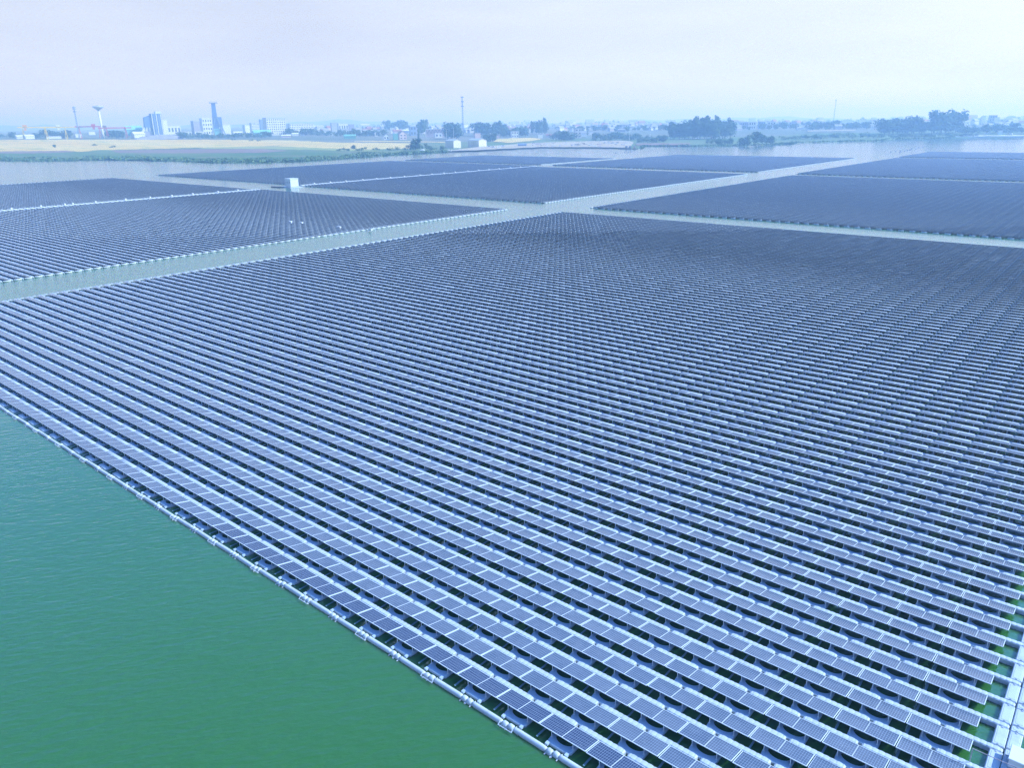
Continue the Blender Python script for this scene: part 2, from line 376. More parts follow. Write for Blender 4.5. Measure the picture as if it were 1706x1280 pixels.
proto = make_table(); first = True
wf_mesh = walkway_mesh(T - 0.28)
wf_end_L = (XR + 1.72) - (XR - T / 2 + 0.14); wf_end = walkway_mesh(wf_end_L)
dark_me = {}; jit = np.random.default_rng(4)
for (c, r, b) in cells[near]:
    o = proto if first else copy_tree(proto); first = False
    o.location = (X0 + T * c - T / 2, ry(r) + jit.normal(0, 0.012), jit.normal(0, 0.008)); o.rotation_euler = (jit.normal(0, 0.004), jit.normal(0, 0.003), jit.normal(0, 0.0025))
    tag(o, 'solar table in %s row from the green water, %s column from the right walkway' % (nth(r + 1), nth(12 - c)), 'solar table', 'solar tables nearest the camera')
    if r == 0 and c >= -5:
        for ch in o.children:
            if ch.name.startswith('solar_panel'):
                if dark_me.get(ch.data.name) is None:
                    cm_ = ch.data.copy(); cm_.materials[0] = M['solar_darker']; dark_me[ch.data.name] = cm_
                ch.data = dark_me[ch.data.name]
        o['label'] = 'darker solar table in first row from the green water, %s column from the right walkway' % nth(12 - c)
    me, x = (wf_end, XR - T / 2 + 0.14 + wf_end_L / 2) if c == 11 else (wf_mesh, X0 + T * c)
    k = link('walkway_float', me, None, (x, ry(r) + 2.045 + jit.normal(0, 0.015), jit.normal(0, 0.012))); k.rotation_euler = (0, 0, jit.normal(0, 0.004))
    tag(k, 'white float behind %s solar row from the green water, %s column from the right walkway' % (nth(r + 1), nth(12 - c)), 'float', 'walkway floats between the solar rows')

# ------------------------------------------------------------------ all the further tables and floats: one object each
def arrays(mb):
    return (np.array(mb.v, float), mb.f, mb.m, [c for f in mb.uv for p in f for c in p])
def scatter(name, groups, mats):
    """groups: list of (MB template, offsets Nx3) -> one mesh"""
    vs, ls, lt, ms, us = [], [], [], [], []; base = 0
    for mb, off in groups:
        if len(off) == 0: continue
        v, f, m, uv = arrays(mb); n = len(off)
        vs.append((v[None] + off[:, None]).reshape(-1, 3))
        li = np.array([i for q in f for i in q]); ls.append((base + li[None] + (np.arange(n) * len(v))[:, None]).ravel())
        lt.append(np.tile(np.array([len(q) for q in f]), n)); ms.append(np.tile(np.array(m), n)); us.append(np.tile(np.array(uv, np.float32), n))
        base += n * len(v)
    vs = np.concatenate(vs); ls = np.concatenate(ls); lt = np.concatenate(lt); ms = np.concatenate(ms); us = np.concatenate(us)
    me = bpy.data.meshes.new(name)
    me.vertices.add(len(vs)); me.vertices.foreach_set('co', vs.astype(np.float32).ravel())
    me.loops.add(len(ls)); me.loops.foreach_set('vertex_index', ls.astype(np.int32))
    me.polygons.add(len(lt)); me.polygons.foreach_set('loop_start', (np.cumsum(lt) - lt).astype(np.int32)); me.polygons.foreach_set('loop_total', lt.astype(np.int32))
    for x in mats: me.materials.append(x)
    me.polygons.foreach_set('material_index', ms.astype(np.int32))
    ul = me.uv_layers.new(name='UVMap'); ul.data.foreach_set('uv', us)
    me.update(calc_edges=True)
    return link(name, me)
far_m = [M['solar_far'], M['frame'], M['back'], M['pontoon'], M['tie']]
mid = MB()
for xa, xb in ((-HL, -0.012), (0.012, HL)): slab(mid, xa, xb, 0.065, 0, 1, 2)
for sx in (-1, 1): mid.box(sx * 0.93 - 0.025, sx * 0.93 + 0.025, 0.06, 0.11, 0.2, pz(0.08) - 0.03, 1, ('top', 'bot'))
pontoon(mid, False, 3); mid.box(-HL + 0.12, -HL + 0.26, -0.55, 1.85, 0.14, 0.20, 4, ('bot',))
lo = MB(); slab(lo, -HL, HL, 0.075, 0, 1, 2)
for sx in (-1, 1): lo.box(sx * 0.93 - 0.03, sx * 0.93 + 0.03, 0.06, 0.12, 0.2, pz(0.08) - 0.03, 1, ('top', 'bot', 'c'))
lo.box(-1.05, 1.05, -0.50, 0.05, -0.05, 0.22, 3, ('bot', 'c'))
lo.uv = [([(p[0], p[1]) for p in f]) for f in lo.uv]
base = np.stack([X0 + T * cells[:, 0] - T / 2, Y0 + PR * cells[:, 1], rng.normal(0, 0.012, len(cells))], 1)
nm = (~near) & (W < 300); fm = (~near) & (W >= 300)
o = scatter('solar_tables', [(mid, base[nm]), (lo, base[fm])], far_m)
tag(o, 'dense rows of small blue solar tables covering the rafts away from the camera', 'solar tables', None, 'stuff')
wk = MB(); wk.rbox(-(T - 0.28) / 2, (T - 0.28) / 2, -0.25, 0.25, -0.05, 0.42, 0.06)
wk2 = MB(); wk2.box(-(T - 0.28) / 2, (T - 0.28) / 2, -0.24, 0.24, -0.05, 0.42, 0, ('bot',))
edge = MB(); edge.rbox(-0.28, 0.28, -1.02, 1.02, -0.05, 0.36, 0.06, 1)
stub = MB(); stub.rbox(-1.35, 1.15, -0.25, 0.25, -0.05, 0.42, 0.06)
wl = base + np.array([T / 2, 2.045, 0])
gr = [(wk, wl[nm]), (wk2, wl[fm])]
ed, st = [], []
for (c0, c1, r0, r1) in blocks.values():
    xl, xr = X0 + T * (c0 - 1), X0 + T * c1
    for r in range(r0, r1 + 1):
        y = ry(r)
        st.append((xl - 0.2, y + 2.045, 0))
        if c1 != 11: st.append((xr + 0.5, y + 2.045, 0)); ed.append((xr + 1.6, y + 0.85, 0))
        ed.append((xl - 1.2, y + 0.85, 0))
def inview(a):
    a = np.array(a, float); u, v, ww = project(a); return a[(ww > 5) & (u > -420) & (u < 2100) & (v < 1560)]
gr += [(edge, inview(ed)), (stub, inview(st))]
# two long service walkways of flat white floats between neighbouring rafts
serv = MB(); serv.rbox(-1.4, 1.4, -1.35, 1.35, -0.05, 0.55, 0.06, 1)
SX1, SX2 = X0 + T * -103.5 - 0.2, X0 + T * -104.5
sv = [(SX1, ry(r), 0) for r in range(0, 94)] + [(SX2, ry(r), 0) for r in range(107, 204)]
gr.append((serv, inview(sv)))
o = scatter('walkway_floats', gr, [M['float'], M['white']])
tag(o, 'thin white float walkways along the rows and edges of the distant solar rafts', 'floats', None, 'stuff')

# ------------------------------------------------------------------ outer edge pontoons along the open water (front row)
def make_edge():
    root = empty('edge_pontoon', (0, 0, 0))
    def tube(L, ry_, rz, x, nm):
        mb = MB(); rings = []; n = max(3, int(L / 0.3)) * 2
        for k in range(n + 1):
            e = min(k, n - k); q = 0.72 if e == 0 else (0.93 if e == 1 else (1.0 if k % 2 else 0.985))
            rings.append([(x - L / 2 + L * k / n, ry_ * q * math.cos(t), 0.10 + rz * q * math.sin(t)) for t in [2 * math.pi * j / 14 for j in range(14)]])
        mb.loft(rings, 0); return mb.build(nm, M['tube'], root, True)
    tube(3.02, 0.21, 0.23, 0.0, 'long_tube')
    for x in (-1.78, 1.78):
        t = tube(0.46, 0.245, 0.26, x, 'coupling_float')
        mb = MB()
        for dx in (-0.24, 0.24): mb.bar((x + dx, -0.36, 0.02), (x + dx, 0.36, 0.02), 0.05, 0, 8)
        mb.build('coupling_lug', M['white'], t)
    return root
ep = make_edge(); first = True; hand = None
for c in range(-24, 9):
    x = X0 + T * c; u, v, ww = project((x, Y0 - 1.1, 0.2))
    if not (-120 < u < 1800 and v < 1400): continue
    o = ep if first else copy_tree(ep); first = False
    o.location = (x, Y0 - 1.0 + jit.normal(0, 0.035), jit.normal(0, 0.02)); o.rotation_euler = (0, 0, jit.normal(0, 0.012))
    tag(o, 'white edge pontoon along the open green water beside %s column from the right walkway' % nth(12 - c), 'pontoon', 'edge pontoons along the open water')
    if c % 2 == 0:
        mb = MB()
        for s in (-1, 1):
            mb.bar((s * 0.62, -0.42, 0.20), (s * 0.62, -0.10, 0.44), 0.028, 0, 6)
        mb.bar((-0.66, -0.44, 0.19), (0.66, -0.44, 0.19), 0.032, 0, 6); mb.bar((-0.3, -0.44, 0.19), (-0.3, -0.34, 0.02), 0.025, 0, 6); mb.bar((0.3, -0.44, 0.19), (0.3, -0.34, 0.02), 0.025, 0, 6)
        if hand is None: hand = mb.mesh('mooring_bracket', M['frame'])
        k = link('mooring_bracket', hand, None, (x + T / 2, Y0 - 1.0, 0.0))
        tag(k, 'white pipe bracket on the edge pontoons beside %s solar column from the right walkway' % nth(11 - c), 'bracket', 'mooring brackets')

# ------------------------------------------------------------------ service walkway at the right end of the front raft
def deck_float(name, w, l):
    root = empty(name, (0, 0, 0))
    mb = MB(); mb.rbox(-w / 2, w / 2, -l / 2, l / 2, -0.15, 0.40, 0.06)
    b = 0.02; mb.rbox(-w / 2 + 0.14, w / 2 - 0.14, -l / 2 + 0.2, l / 2 - 0.2, 0.398, 0.40 + b, 0.015)
    mb.build('deck_body', M['float'], root)
    for s in (-1, 1):
        q = MB(); q.lathe([(0.085, 0.38), (0.085, 0.43), (0.05, 0.435), (0.05, 0.455)], 10, 0, 0, s * (l / 2 - 0.11)); q.build('bolt_lug', M['steel'], root)
    return root
pr1 = deck_float('deck_float', 0.80, 2.18); pr2 = deck_float('deck_float', 0.80, 1.98); pr3 = deck_float('deck_float', 0.80, 0.66)
f1 = f2 = f3 = True
for r in range(3, 15):
    a = pr1 if f1 else copy_tree(pr1); f1 = False
    a.location = (XR + 1.36, ry(r) + 2.045 + PR / 2, 0)
    tag(a, 'white deck float of the inner walkway lane just behind %s solar row from the water' % nth(r + 1), 'deck float', 'deck floats of the right walkway')
    a = pr2 if f2 else copy_tree(pr2); f2 = False
    a.location = (XR + 2.22, ry(r) + 2.045 + PR / 2 + 0.04, 0)
    tag(a, 'long white deck float of the outer walkway lane behind %s row from the water' % nth(r + 1), 'deck float', 'deck floats of the right walkway')
    a = pr3 if f3 else copy_tree(pr3); f3 = False
    a.location = (XR + 2.22, ry(r) + 2.045, 0)
    tag(a, 'short white deck float of the outer walkway lane level with %s solar row' % nth(r + 1), 'deck float', 'deck floats of the right walkway')
# white inverter cabinet and hand rail at the lower right corner
cb = empty('inverter_cabinet', (XR + 2.95, 52.1, 0.40)); tag(cb, 'white boxy inverter cabinet on the walkway at the lower right corner', 'cabinet')
mb = MB(); mb.box(-0.78, 0.9, -0.72, 0.72, 0.12, 0.78); mb.build('cabinet_body', M['white'], cb)
mb = MB(); mb.rbox(-0.86, 0.98, -0.80, 0.80, 0.78, 0.86, 0.03); mb.build('cabinet_roof', M['white'], cb)
for s in (-1, 1):
    mb = MB(); mb.box(-0.795, -0.781, s * 0.35 - 0.32, s * 0.35 + 0.32, 0.18, 0.72); d = mb.build('cabinet_door', M['pale'], cb)
    mb = MB(); mb.box(-0.815, -0.796, s * 0.08 - 0.02, s * 0.08 + 0.02, 0.40, 0.52); mb.build('handle', M['steel'], d)
for sx in (-0.7, 0.8):
    for sy in (-0.62, 0.62):
        mb = MB(); mb.box(sx - 0.04, sx + 0.04, sy - 0.04, sy + 0.04, 0, 0.12); mb.build('leg', M['steel'], cb)
mb = MB(); mb.rbox(-0.28, 1.3, -1.0, 1.0, -0.5, 0.0, 0.05); k = mb.build('deck_float', M['float']); k.location = (XR + 2.95, 52.1, 0.397)
tag(k, 'square white deck float carrying the inverter cabinet at the lower right corner', 'deck float')
hr = empty('hand_rail', (XR + 0.12, 50.28, 0.46)); tag(hr, 'thin rusty hand rail standing across the end of the walkway beside the cabinet', 'hand rail')
for x in (0.0, 2.6):
    mb = MB(); mb.bar((x, 0, 0), (x, 0, 1.16), 0.028, 0, 8); mb.build('rail_post', M['rust'], hr)
mb = MB(); mb.bar((-0.03, 0, 1.16), (2.63, 0, 1.16), 0.028, 0, 8); mb.build('top_rail', M['rust'], hr)

# ------------------------------------------------------------------ cabinets along the two far service walkways, white station
def cabinet_meshes(s):
    a = MB(); a.box(-0.9 * s, 0.9 * s, -0.6 * s, 0.6 * s, 0.25 * s, 1.35 * s); b = MB(); b.rbox(-1.05 * s, 1.05 * s, -0.75 * s, 0.75 * s, 1.35 * s, 1.55 * s, 0.08)
    c = MB(); c.box(0.902 * s, 0.93 * s, -0.45 * s, 0.45 * s, 0.35 * s, 1.25 * s)
    d = MB(); d.box(-0.8 * s, 0.8 * s, -0.5 * s, 0.5 * s, 0, 0.25 * s)
    return [('cabinet_body', a.mesh('cabinet_body', M['white'])), ('cabinet_roof', b.mesh('cabinet_roof', M['white'])), ('cabinet_door', c.mesh('cabinet_door', M['pale'])), ('plinth', d.mesh('plinth', M['grey']))]
cm = cabinet_meshes(0.66)
for us, sx, where in (([19, 68, 108, 121, 159, 209, 250, 286, 321, 363, 396], SX1, 'left'), ([523.5, 550, 576, 604, 627, 650, 673.5, 699, 719, 739, 758, 779, 797, 814, 831, 850, 867], SX2, 'middle')):
    for i, u in enumerate(us):
        lo_, hi_ = 30.0, 900.0
        for _ in range(50):
            ym = (lo_ + hi_) / 2
            if project((sx, ym, 1.0))[0] < u: lo_ = ym
            else: hi_ = ym
        e = empty('inverter_box', (sx, ym, 0.55)); tag(e, 'white inverter box on the white walkway of the %s rafts, %s from the left' % (where, nth(i + 1)), 'cabinet', 'inverter boxes on the far walkways')
        for nm_, me in cm: link(nm_, me, e)
for (u, v), lb in (((484, 369), 'small upright white box on the dark left raft, leftmost of four'), ((502, 370), 'small flat white box on the dark left raft, second of four'),
                   ((565, 377.5), 'small flat white box on the dark left raft, third of four'), ((617, 381.5), 'small white box at the right edge of the dark left raft')):
    g = at(u, v + 1, 0.8); e = empty('equipment_box', (g[0], g[1], 0.36)); tag(e, lb, 'equipment box')
    h = 1.0 if u == 484 else 0.75
    mb = MB(); mb.box(-0.9, 0.9, -0.4, 0.4, 0, 0.3 + h * 0.5); mb.build('box_body', M['white'], e)
    mb = MB(); mb.rbox(-1.0, 1.0, -0.48, 0.48, 0.3 + h * 0.5, 0.42 + h * 0.5, 0.05); mb.build('box_lid', M['white'], e)
g = at(481, 311.5, 0.4)
pf = MB(); pf.rbox(-9, 5, -5, 5.5, -0.2, 0.40, 0.08); o = pf.build('station_platform', M['float']); o.location = (g[0], g[1] + 3, 0); tag(o, 'pale floating platform carrying the white station in the middle channel', 'platform')
pf = MB(); pf.rbox(-14, -2.5, -2.0, 1.0, -0.2, 0.55, 0.1); o = pf.build('service_barge', M['dark']); o.location = (g[0] - 0.5, g[1] - 3.0, 0); tag(o, 'low dark barge moored beside the white floating station', 'barge')
stn = empty('inverter_station', (g[0] + 0.3, g[1] + 2.4, 0.40)); tag(stn, 'white box shaped power station standing on a floating platform between the rafts', 'station')
mb = MB(); mb.box(-3.2, 3.2, -3.0, 3.6, 0.3, 5.3); mb.build('station_wall', M['white'], stn)
mb = MB(); mb.rbox(-3.45, 3.45, -3.25, 3.85, 5.3, 5.75, 0.12); mb.build('station_roof', M['white'], stn)
for s in (-1.4, 1.6):
    mb = MB(); mb.box(3.202, 3.26, s - 1.1, s + 1.1, 0.5, 3.6); mb.build('station_door', M['pale'], stn)
for s in (-2.0, 0.0, 2.0):
    mb = MB(); mb.box(s - 0.6, s + 0.6, -3.05, -3.002, 2.6, 3.8); mb.build('vent_louvre', M['grey'], stn)
mb = MB(); mb.box(-3.0, 3.0, -2.8, 3.4, 0, 0.3); mb.build('plinth', M['grey'], stn)
pl = [(868, 236)]
# stakes in the water
for i, (u, v) in enumerate([(1484, 253.5), (1492, 252.5), (1499, 253.6), (1501, 251.5), (1507, 252), (1512, 250.5), (1516, 250), (1519, 248.4), (1526, 248), (1531, 246), (1537, 245.5), (1041, 253.5), (1047, 254), (1052, 253), (1026, 255)]):
    g = at(u, v, 0); mb = MB(); mb.lathe([(0.35, -0.3), (0.75, 0.0), (0.75, 0.7), (0.35, 1.0)], 10); mb.bar((0, 0, 1.0), (0, 0, 2.2), 0.12, 0, 6)
    o = mb.build('buoy', M['bluegrey']); o.location = g
    tag(o, ('small dark buoy in the wide pale water beyond the right rafts' if i < 11 else 'small dark buoy in the pale water near the moored barge'), 'buoy', 'buoys right' if i < 11 else 'buoys centre')

# ------------------------------------------------------------------ setting: water, land, fields, hills
def sheet(name, pts, z, m):
    mb = MB(); mb.face([(p[0], p[1], z) for p in pts]); return mb.build(name, m)
LIM = 12800
mb = MB(); mb.face([(-LIM, -LIM, 0), (LIM, -LIM, 0), (LIM, LIM, 0), (-LIM, LIM, 0)]); o = mb.build('water', M['water']); tag(o, kind='structure')
shore = [(-420, 266), (-200, 267), (-60, 268), (0, 267), (60, 268), (150, 266), (230, 266.5), (300, 268), (370, 270.5), (440, 270), (500, 268), (560, 264.5), (640, 259), (700, 255), (745, 253.3), (800, 251.5), (850, 249), (900, 246.6),
         (960, 246), (1010, 246.6), (1055, 248), (1068, 247.5), (1074, 244), (1110, 243.4), (1170, 243.5), (1230, 243), (1285, 241.5), (1315, 240), (1326, 238), (1400, 236.3), (1468, 235), (1476, 232.3), (1520, 231.4), (1565, 231.4), (1590, 229.4), (1650, 228.8), (1720, 228.4), (1850, 227), (2000, 225), (2200, 223)]
ZL = 1.2
def zt(R):
    """height of the land at distance R: a flat shore plain that rises gently to the villages"""
    t = min(1.0, max(0.0, (R - 1350) / 1700)); return ZL + 19.0 * t * t * (3 - 2 * t)
def land(u, v):
    """where the sight line through photograph pixel (u, v) meets the land"""
    lo, hi = 600.0, 9500.0; d = at(u, 900, 0.0) - CAM
    d = FW * FPX + RT * (u - 853) - UP * (v - 640); hl = math.hypot(d[0], d[1])
    for _ in range(60):
        R = (lo + hi) / 2
        if CAM[2] + d[2] / hl * R > zt(R): lo = R
        else: hi = R
    p = CAM + d / hl * lo; return np.array([p[0], p[1], zt(lo)])
rows_ = []; NR = 34
dense = []
for (u0, v0), (u1, v1) in zip(shore[:-1], shore[1:]):
    n_ = max(1, int((u1 - u0) / 16))
    for k in range(n_):
        t = k / n_; jit = (random.uniform(-.28, .28) if k else 0); dense.append((u0 + (u1 - u0) * t, v0 + (v1 - v0) * t + jit))
dense.append(shore[-1])
for u, v in dense:
    p = at(u, v, 0.0); R0 = np.linalg.norm(p[:2]); d = p[:2] / R0
    ring = [(*p[:2], -0.6), (*(p[:2] + d * 3), 0.7), (*(p[:2] + d * 9), ZL)]
    for k in range(1, NR + 1):
        R = R0 + 9 + (12500 - R0 - 9) * (k / NR) ** 2.6; ring.append((d[0] * R, d[1] * R, zt(R)))
    rows_.append(ring)
mb = MB(); n = len(rows_[0])
for r in rows_: mb.v += [tuple(p) for p in r]
for i in range(len(rows_) - 1):
    for k in range(n - 1):
        mb.f.append((i * n + k, (i + 1) * n + k, (i + 1) * n + k + 1, i * n + k + 1)); mb.m.append(0 if k < 12 else 1); mb.uv.append([(0, 0)] * 4)
o = mb.build('ground', [M['land'], M['town']], None, True); tag(o, kind='structure')
def patch(name, pts, lift, m, amp=0.3):
    """a strip of land with its own cover, laid on the terrain"""
    us = [p[0] for p in pts]; lo, hi = min(us), max(us); n_ = max(4, int((hi - lo) / 7)); cols = []
    for k in range(n_ + 1):
        u = lo + (hi - lo) * (0.002 + 0.996 * k / n_); ys = []
        for (ua, va), (ub, vb) in zip(pts, pts[1:] + pts[:1]):
            if (ua - u) * (ub - u) < 0: ys.append(va + (vb - va) * (u - ua) / (ub - ua))
        a_, b_ = min(ys), max(ys); q = min(amp, (b_ - a_) * .3)
        a_ += random.uniform(-q, q); b_ += random.uniform(-q, q)
        cols.append([land(u, b_ + (a_ - b_) * j / 8) + np.array([0, 0, lift]) for j in range(9)])
    mb = MB(); mb.v = [tuple(p) for c in cols for p in c]
    for i in range(n_):
        for j in range(8):
            mb.f.append((i * 9 + j, (i + 1) * 9 + j, (i + 1) * 9 + j + 1, i * 9 + j + 1)); mb.m.append(0); mb.uv.append([(0, 0)] * 4)
    return mb.build(name, m, None, True)
for i, (nm_, m, pts) in enumerate([
    ('meadow', 'land', [(-300, 266), (-60, 266.5), (0, 265.5), (150, 264.5), (300, 266), (440, 268), (560, 262.5), (640, 257.5), (700, 253.5), (745, 251.5), (745, 246), (690, 246), (560, 246), (300, 243), (0, 247), (-300, 247)]),
    ('dry_field', 'dry', [(-300, 254), (-80, 253), (60, 252), (120, 251.5), (130, 253.5), (160, 250.5), (280, 247.5), (340, 246), (450, 243.5), (520, 246), (600, 249.5), (690, 247.5), (690, 238.6), (560, 237.5), (480, 233.6), (330, 232.6), (120, 232.6), (-300, 234)]),
    ('brown_field', 'mauve', [(-200, 256), (0, 255.5), (60, 255.8), (125, 253.4), (110, 251.2), (0, 252.4), (-200, 253)]),
    ('brown_field', 'mauve', [(195, 254.5), (300, 255.5), (440, 254.8), (485, 251), (430, 248.6), (330, 248.6), (185, 250.8)]),
    ('grass_strip', 'lush', [(330, 248.2), (440, 248.2), (520, 250), (600, 252.6), (640, 252), (600, 249.6), (520, 246.4), (440, 243.8), (340, 246.2)]),
    ('earth_road', 'dry', [(590, 236), (690, 236.8), (742, 238), (742, 236.8), (690, 235.4), (590, 234.6)]),
    ('pink_field', 'dry', [(822, 236), (850, 238.5), (890, 234.5), (905, 231.5), (880, 229.6), (830, 231.2)]),
    ('gravel_yard', 'yard', [(745, 252), (800, 250.5), (850, 248), (900, 245.6), (1000, 245.6), (1052, 246.8), (1056, 237), (1040, 234.6), (960, 236), (890, 238.2), (830, 242.5), (780, 247)]),
    ('concrete_road', 'road', [(1130, 231.8), (1215, 230.4), (1215, 229.5), (1130, 230.8)]),
    ('dry_field', 'yard', [(1345, 219.4), (1425, 217.8), (1425, 216.2), (1345, 217.2)]),
    ('concrete_road', 'road', [(1590, 227.6), (1720, 226.6), (1720, 225.4), (1590, 226.4)]),
    ('earth_bank', 'mauve', [(1060, 242.6), (1150, 242.6), (1150, 239), (1060, 239.6)]),
    ]):
    o = patch(nm_, pts, 0.25 + 0.06 * i, M[m]); tag(o, kind='structure')
# far hills
mb = MB(); rr = []
for k in range(161):
    u = -900 + 3500 * k / 160; p = at(u, 260 - 0.02 * u, 0); d = p[:2] / np.linalg.norm(p[:2])
    h = 52 + 24 * math.sin(k * 0.21) + 14 * math.sin(k * 0.57 + 1) + 12 * math.sin(k * 1.7) + 8 * random.random()
    if u > 700: h *= 0.75
    rr.append([(d[0] * 9300, d[1] * 9300, 0), (d[0] * 10000, d[1] * 10000, h * 0.8), (d[0] * 10800, d[1] * 10800, h), (d[0] * 12400, d[1] * 12400, 0)])
for r in rr: mb.v += r
for i in range(160):
    for k in range(3):
        mb.f.append((i * 4 + k, (i + 1) * 4 + k, (i + 1) * 4 + k + 1, i * 4 + k + 1)); mb.m.append(0); mb.uv.append([(0, 0)] * 4)
o = mb.build('hills', M['hill']); tag(o, kind='structure')

# ------------------------------------------------------------------ vegetation
def blade_quads(mb, c, size, nrm, up=None):
    n = Vector(nrm).normalized(); a = n.orthogonal().normalized(); a.rotate(Matrix.Rotation(random.uniform(0, 6.28), 3, n)); b = n.cross(a)
    c = Vector(c); s1, s2 = size * random.uniform(0.7, 1.3), size * random.uniform(0.5, 1.0)
    mb.face([c - a * s1, c - b * s2, c + a * s1, c + b * s2])
def crown_mesh(kind, seed, leafm):
    random.seed(seed); mb = MB()
    if kind == 'round': blobs = [((random.uniform(-.26, .26), random.uniform(-.26, .26), random.uniform(.26, .84)), random.uniform(.13, .21)) for _ in range(13)] + [((0, 0, .55), .27), ((.1, 0, .3), .2), ((-.1, .05, .26), .2)]
    elif kind == 'tall': blobs = [((random.uniform(-.09, .09), random.uniform(-.09, .09), .22 + .068 * k), .15 - .009 * abs(k - 4)) for k in range(11)]
    else: blobs = [((random.uniform(-.55, .55), random.uniform(-.5, .5), random.uniform(.25, .72)), random.uniform(.20, .32)) for _ in range(9)]
    for c, r in blobs:
        for _ in range(42):
            d = Vector((random.gauss(0, 1), random.gauss(0, 1), random.gauss(0, 1))).normalized(); q = r * random.uniform(.6, 1.12)
            p = Vector(c) + d * q
            if p.z < 0.05: continue
            blade_quads(mb, p, 0.055 if kind != 'tall' else 0.045, d + Vector((random.uniform(-.6, .6), random.uniform(-.6, .6), random.uniform(-.2, .8))))
    return mb.mesh('crown', leafm)
def trunk_mesh(h, r):
    mb = MB(); mb.bar((0, 0, -0.02), (0.01, 0, h), (r, r * 0.55), 0, 7)
    for k in range(4):
        a = k * 1.6; mb.bar((0.005, 0, h * (0.55 + 0.1 * k)), (0.16 * math.cos(a), 0.16 * math.sin(a), h * (0.85 + 0.12 * k)), (r * 0.5, r * 0.2), 0, 5)
    return mb.mesh('trunk', M['bark'])
CR = {}
for ki, kind in enumerate(('round', 'tall', 'bush')):
    for li, lf in enumerate(('leaf_dark', 'leaf_mid', 'leaf_light')):
        CR[kind, lf] = [crown_mesh(kind, 100 * ki + 10 * li + s, M[lf]) for s in range(3)]
TR = {'round': trunk_mesh(0.45, 0.022), 'tall': trunk_mesh(0.7, 0.016), 'bush': trunk_mesh(0.35, 0.025)}
random.seed(21)
def tree(u, v, hpx, kind, lf, label, group=None, wide=1.0, name=None):
    g = land(u, v); h = hpx / FPX * np.linalg.norm(g - CAM)
    e = empty(name or {'round': 'broadleaf_tree', 'tall': 'poplar_tree', 'bush': 'shrub'}[kind], tuple(g), random.uniform(0, 6.28))
    e.scale = (h * wide, h * wide, h)
    tag(e, label, 'shrub' if kind == 'bush' else 'tree', group)
    link('crown', random.choice(CR[kind, lf]), e); link('trunk', TR[kind], e)
    return e
def belt(pts, n, hr, kinds, lfs, label, group, wide=(0.9, 1.2), jv=0.6):
    for i in range(n):
        t = (i + random.uniform(0.1, 0.9)) / n * (len(pts) - 1); k = min(int(t), len(pts) - 2); t -= k
        u = pts[k][0] + (pts[k + 1][0] - pts[k][0]) * t; v = pts[k][1] + (pts[k + 1][1] - pts[k][1]) * t + random.uniform(-jv, jv)
        tree(u, v, random.uniform(*hr), random.choice(kinds), random.choice(lfs), label, group, random.uniform(*wide))
# belts whose trees nothing tells apart share one label
belt([(1116, 232), (1150, 231.6)], 6, (22, 29), ['round', 'tall'], ['leaf_dark', 'leaf_mid'], 'tall tree in the left part of the big grove behind the right shore', 'grove left part')
belt([(1150, 231.6), (1196, 231)], 9, (27, 35), ['round', 'tall'], ['leaf_mid', 'leaf_dark'], 'tall tree in the middle of the big grove behind the right shore', 'grove middle part')
belt([(1200, 230), (1218, 229.5)], 4, (24, 30), ['round', 'tall'], ['leaf_dark'], 'tall tree at the right end of the big grove behind the right shore', 'grove right end')
belt([(1466, 223.5), (1540, 222)], 12, (14, 25), ['round'], ['leaf_dark'], 'dark bushy tree in the low wood left of the tall right-hand grove', 'low dark wood', (1.1, 1.5))
belt([(1548, 223), (1592, 221.5)], 9, (24, 33), ['round', 'tall'], ['leaf_dark', 'leaf_mid'], 'tall dark tree in the grove near the right edge of the photo', 'tall dark grove')
belt([(1352, 217), (1450, 214.5)], 12, (7, 15), ['round'], ['leaf_dark', 'leaf_mid'], 'dark tree in the line behind the tan field strip on the right', 'tree line right', (1.2, 1.7))
belt([(922, 233.5), (958, 233)], 6, (11, 17), ['round', 'bush'], ['leaf_dark'], 'dark tree in the thicket left of the tall pale house', 'thicket by pale house', (1.2, 1.6))
belt([(990, 234), (1062, 233)], 11, (9, 14), ['bush', 'round'], ['leaf_mid', 'leaf_dark'], 'green tree in the hedge behind the gravel yard', 'hedge behind the yard', (1.2, 1.6))
belt([(1064, 238), (1110, 237)], 7, (8, 14), ['bush', 'round'], ['leaf_light', 'leaf_mid'], 'light green shrub on the bank right of the gravel yard', 'bank shrubs', (1.1, 1.5))
belt([(1180, 240), (1222, 240)], 8, (7, 11), ['bush'], ['leaf_mid', 'leaf_light'], 'round shrub on the bank below the big grove', 'bank shrubs below grove', (1.0, 1.4))
belt([(795, 226), (840, 226)], 10, (16, 24), ['round', 'tall'], ['leaf_dark', 'leaf_mid'], 'hazy tree in the clump right of the lattice mast', 'clump right of mast', (0.9, 1.3))
belt([(742, 232), (766, 231)], 5, (18, 27), ['round'], ['leaf_dark', 'leaf_mid'], 'tree in the clump behind the left metal shed', 'clump behind shed', (0.8, 1.1))
belt([(806, 236), (824, 236)], 4, (10, 15), ['bush', 'round'], ['leaf_dark'], 'dark bush right of the right metal shed', 'bushes by shed', (1.1, 1.4))
belt([(836, 228), (880, 227)], 7, (10, 17), ['round'], ['leaf_dark', 'leaf_mid'], 'tree among the houses right of the lattice mast', 'trees among houses', (1.0, 1.4))
belt([(886, 224), (912, 223)], 6, (17, 25), ['round', 'tall'], ['leaf_dark'], 'tall dark tree in the hazy clump above the pink field', 'clump above pink field', (0.8, 1.1))
belt([(642, 216), (680, 216)], 7, (9, 16), ['round'], ['leaf_mid', 'leaf_dark'], 'hazy tree behind the pink gabled house', 'trees behind pink house', (1.1, 1.5))
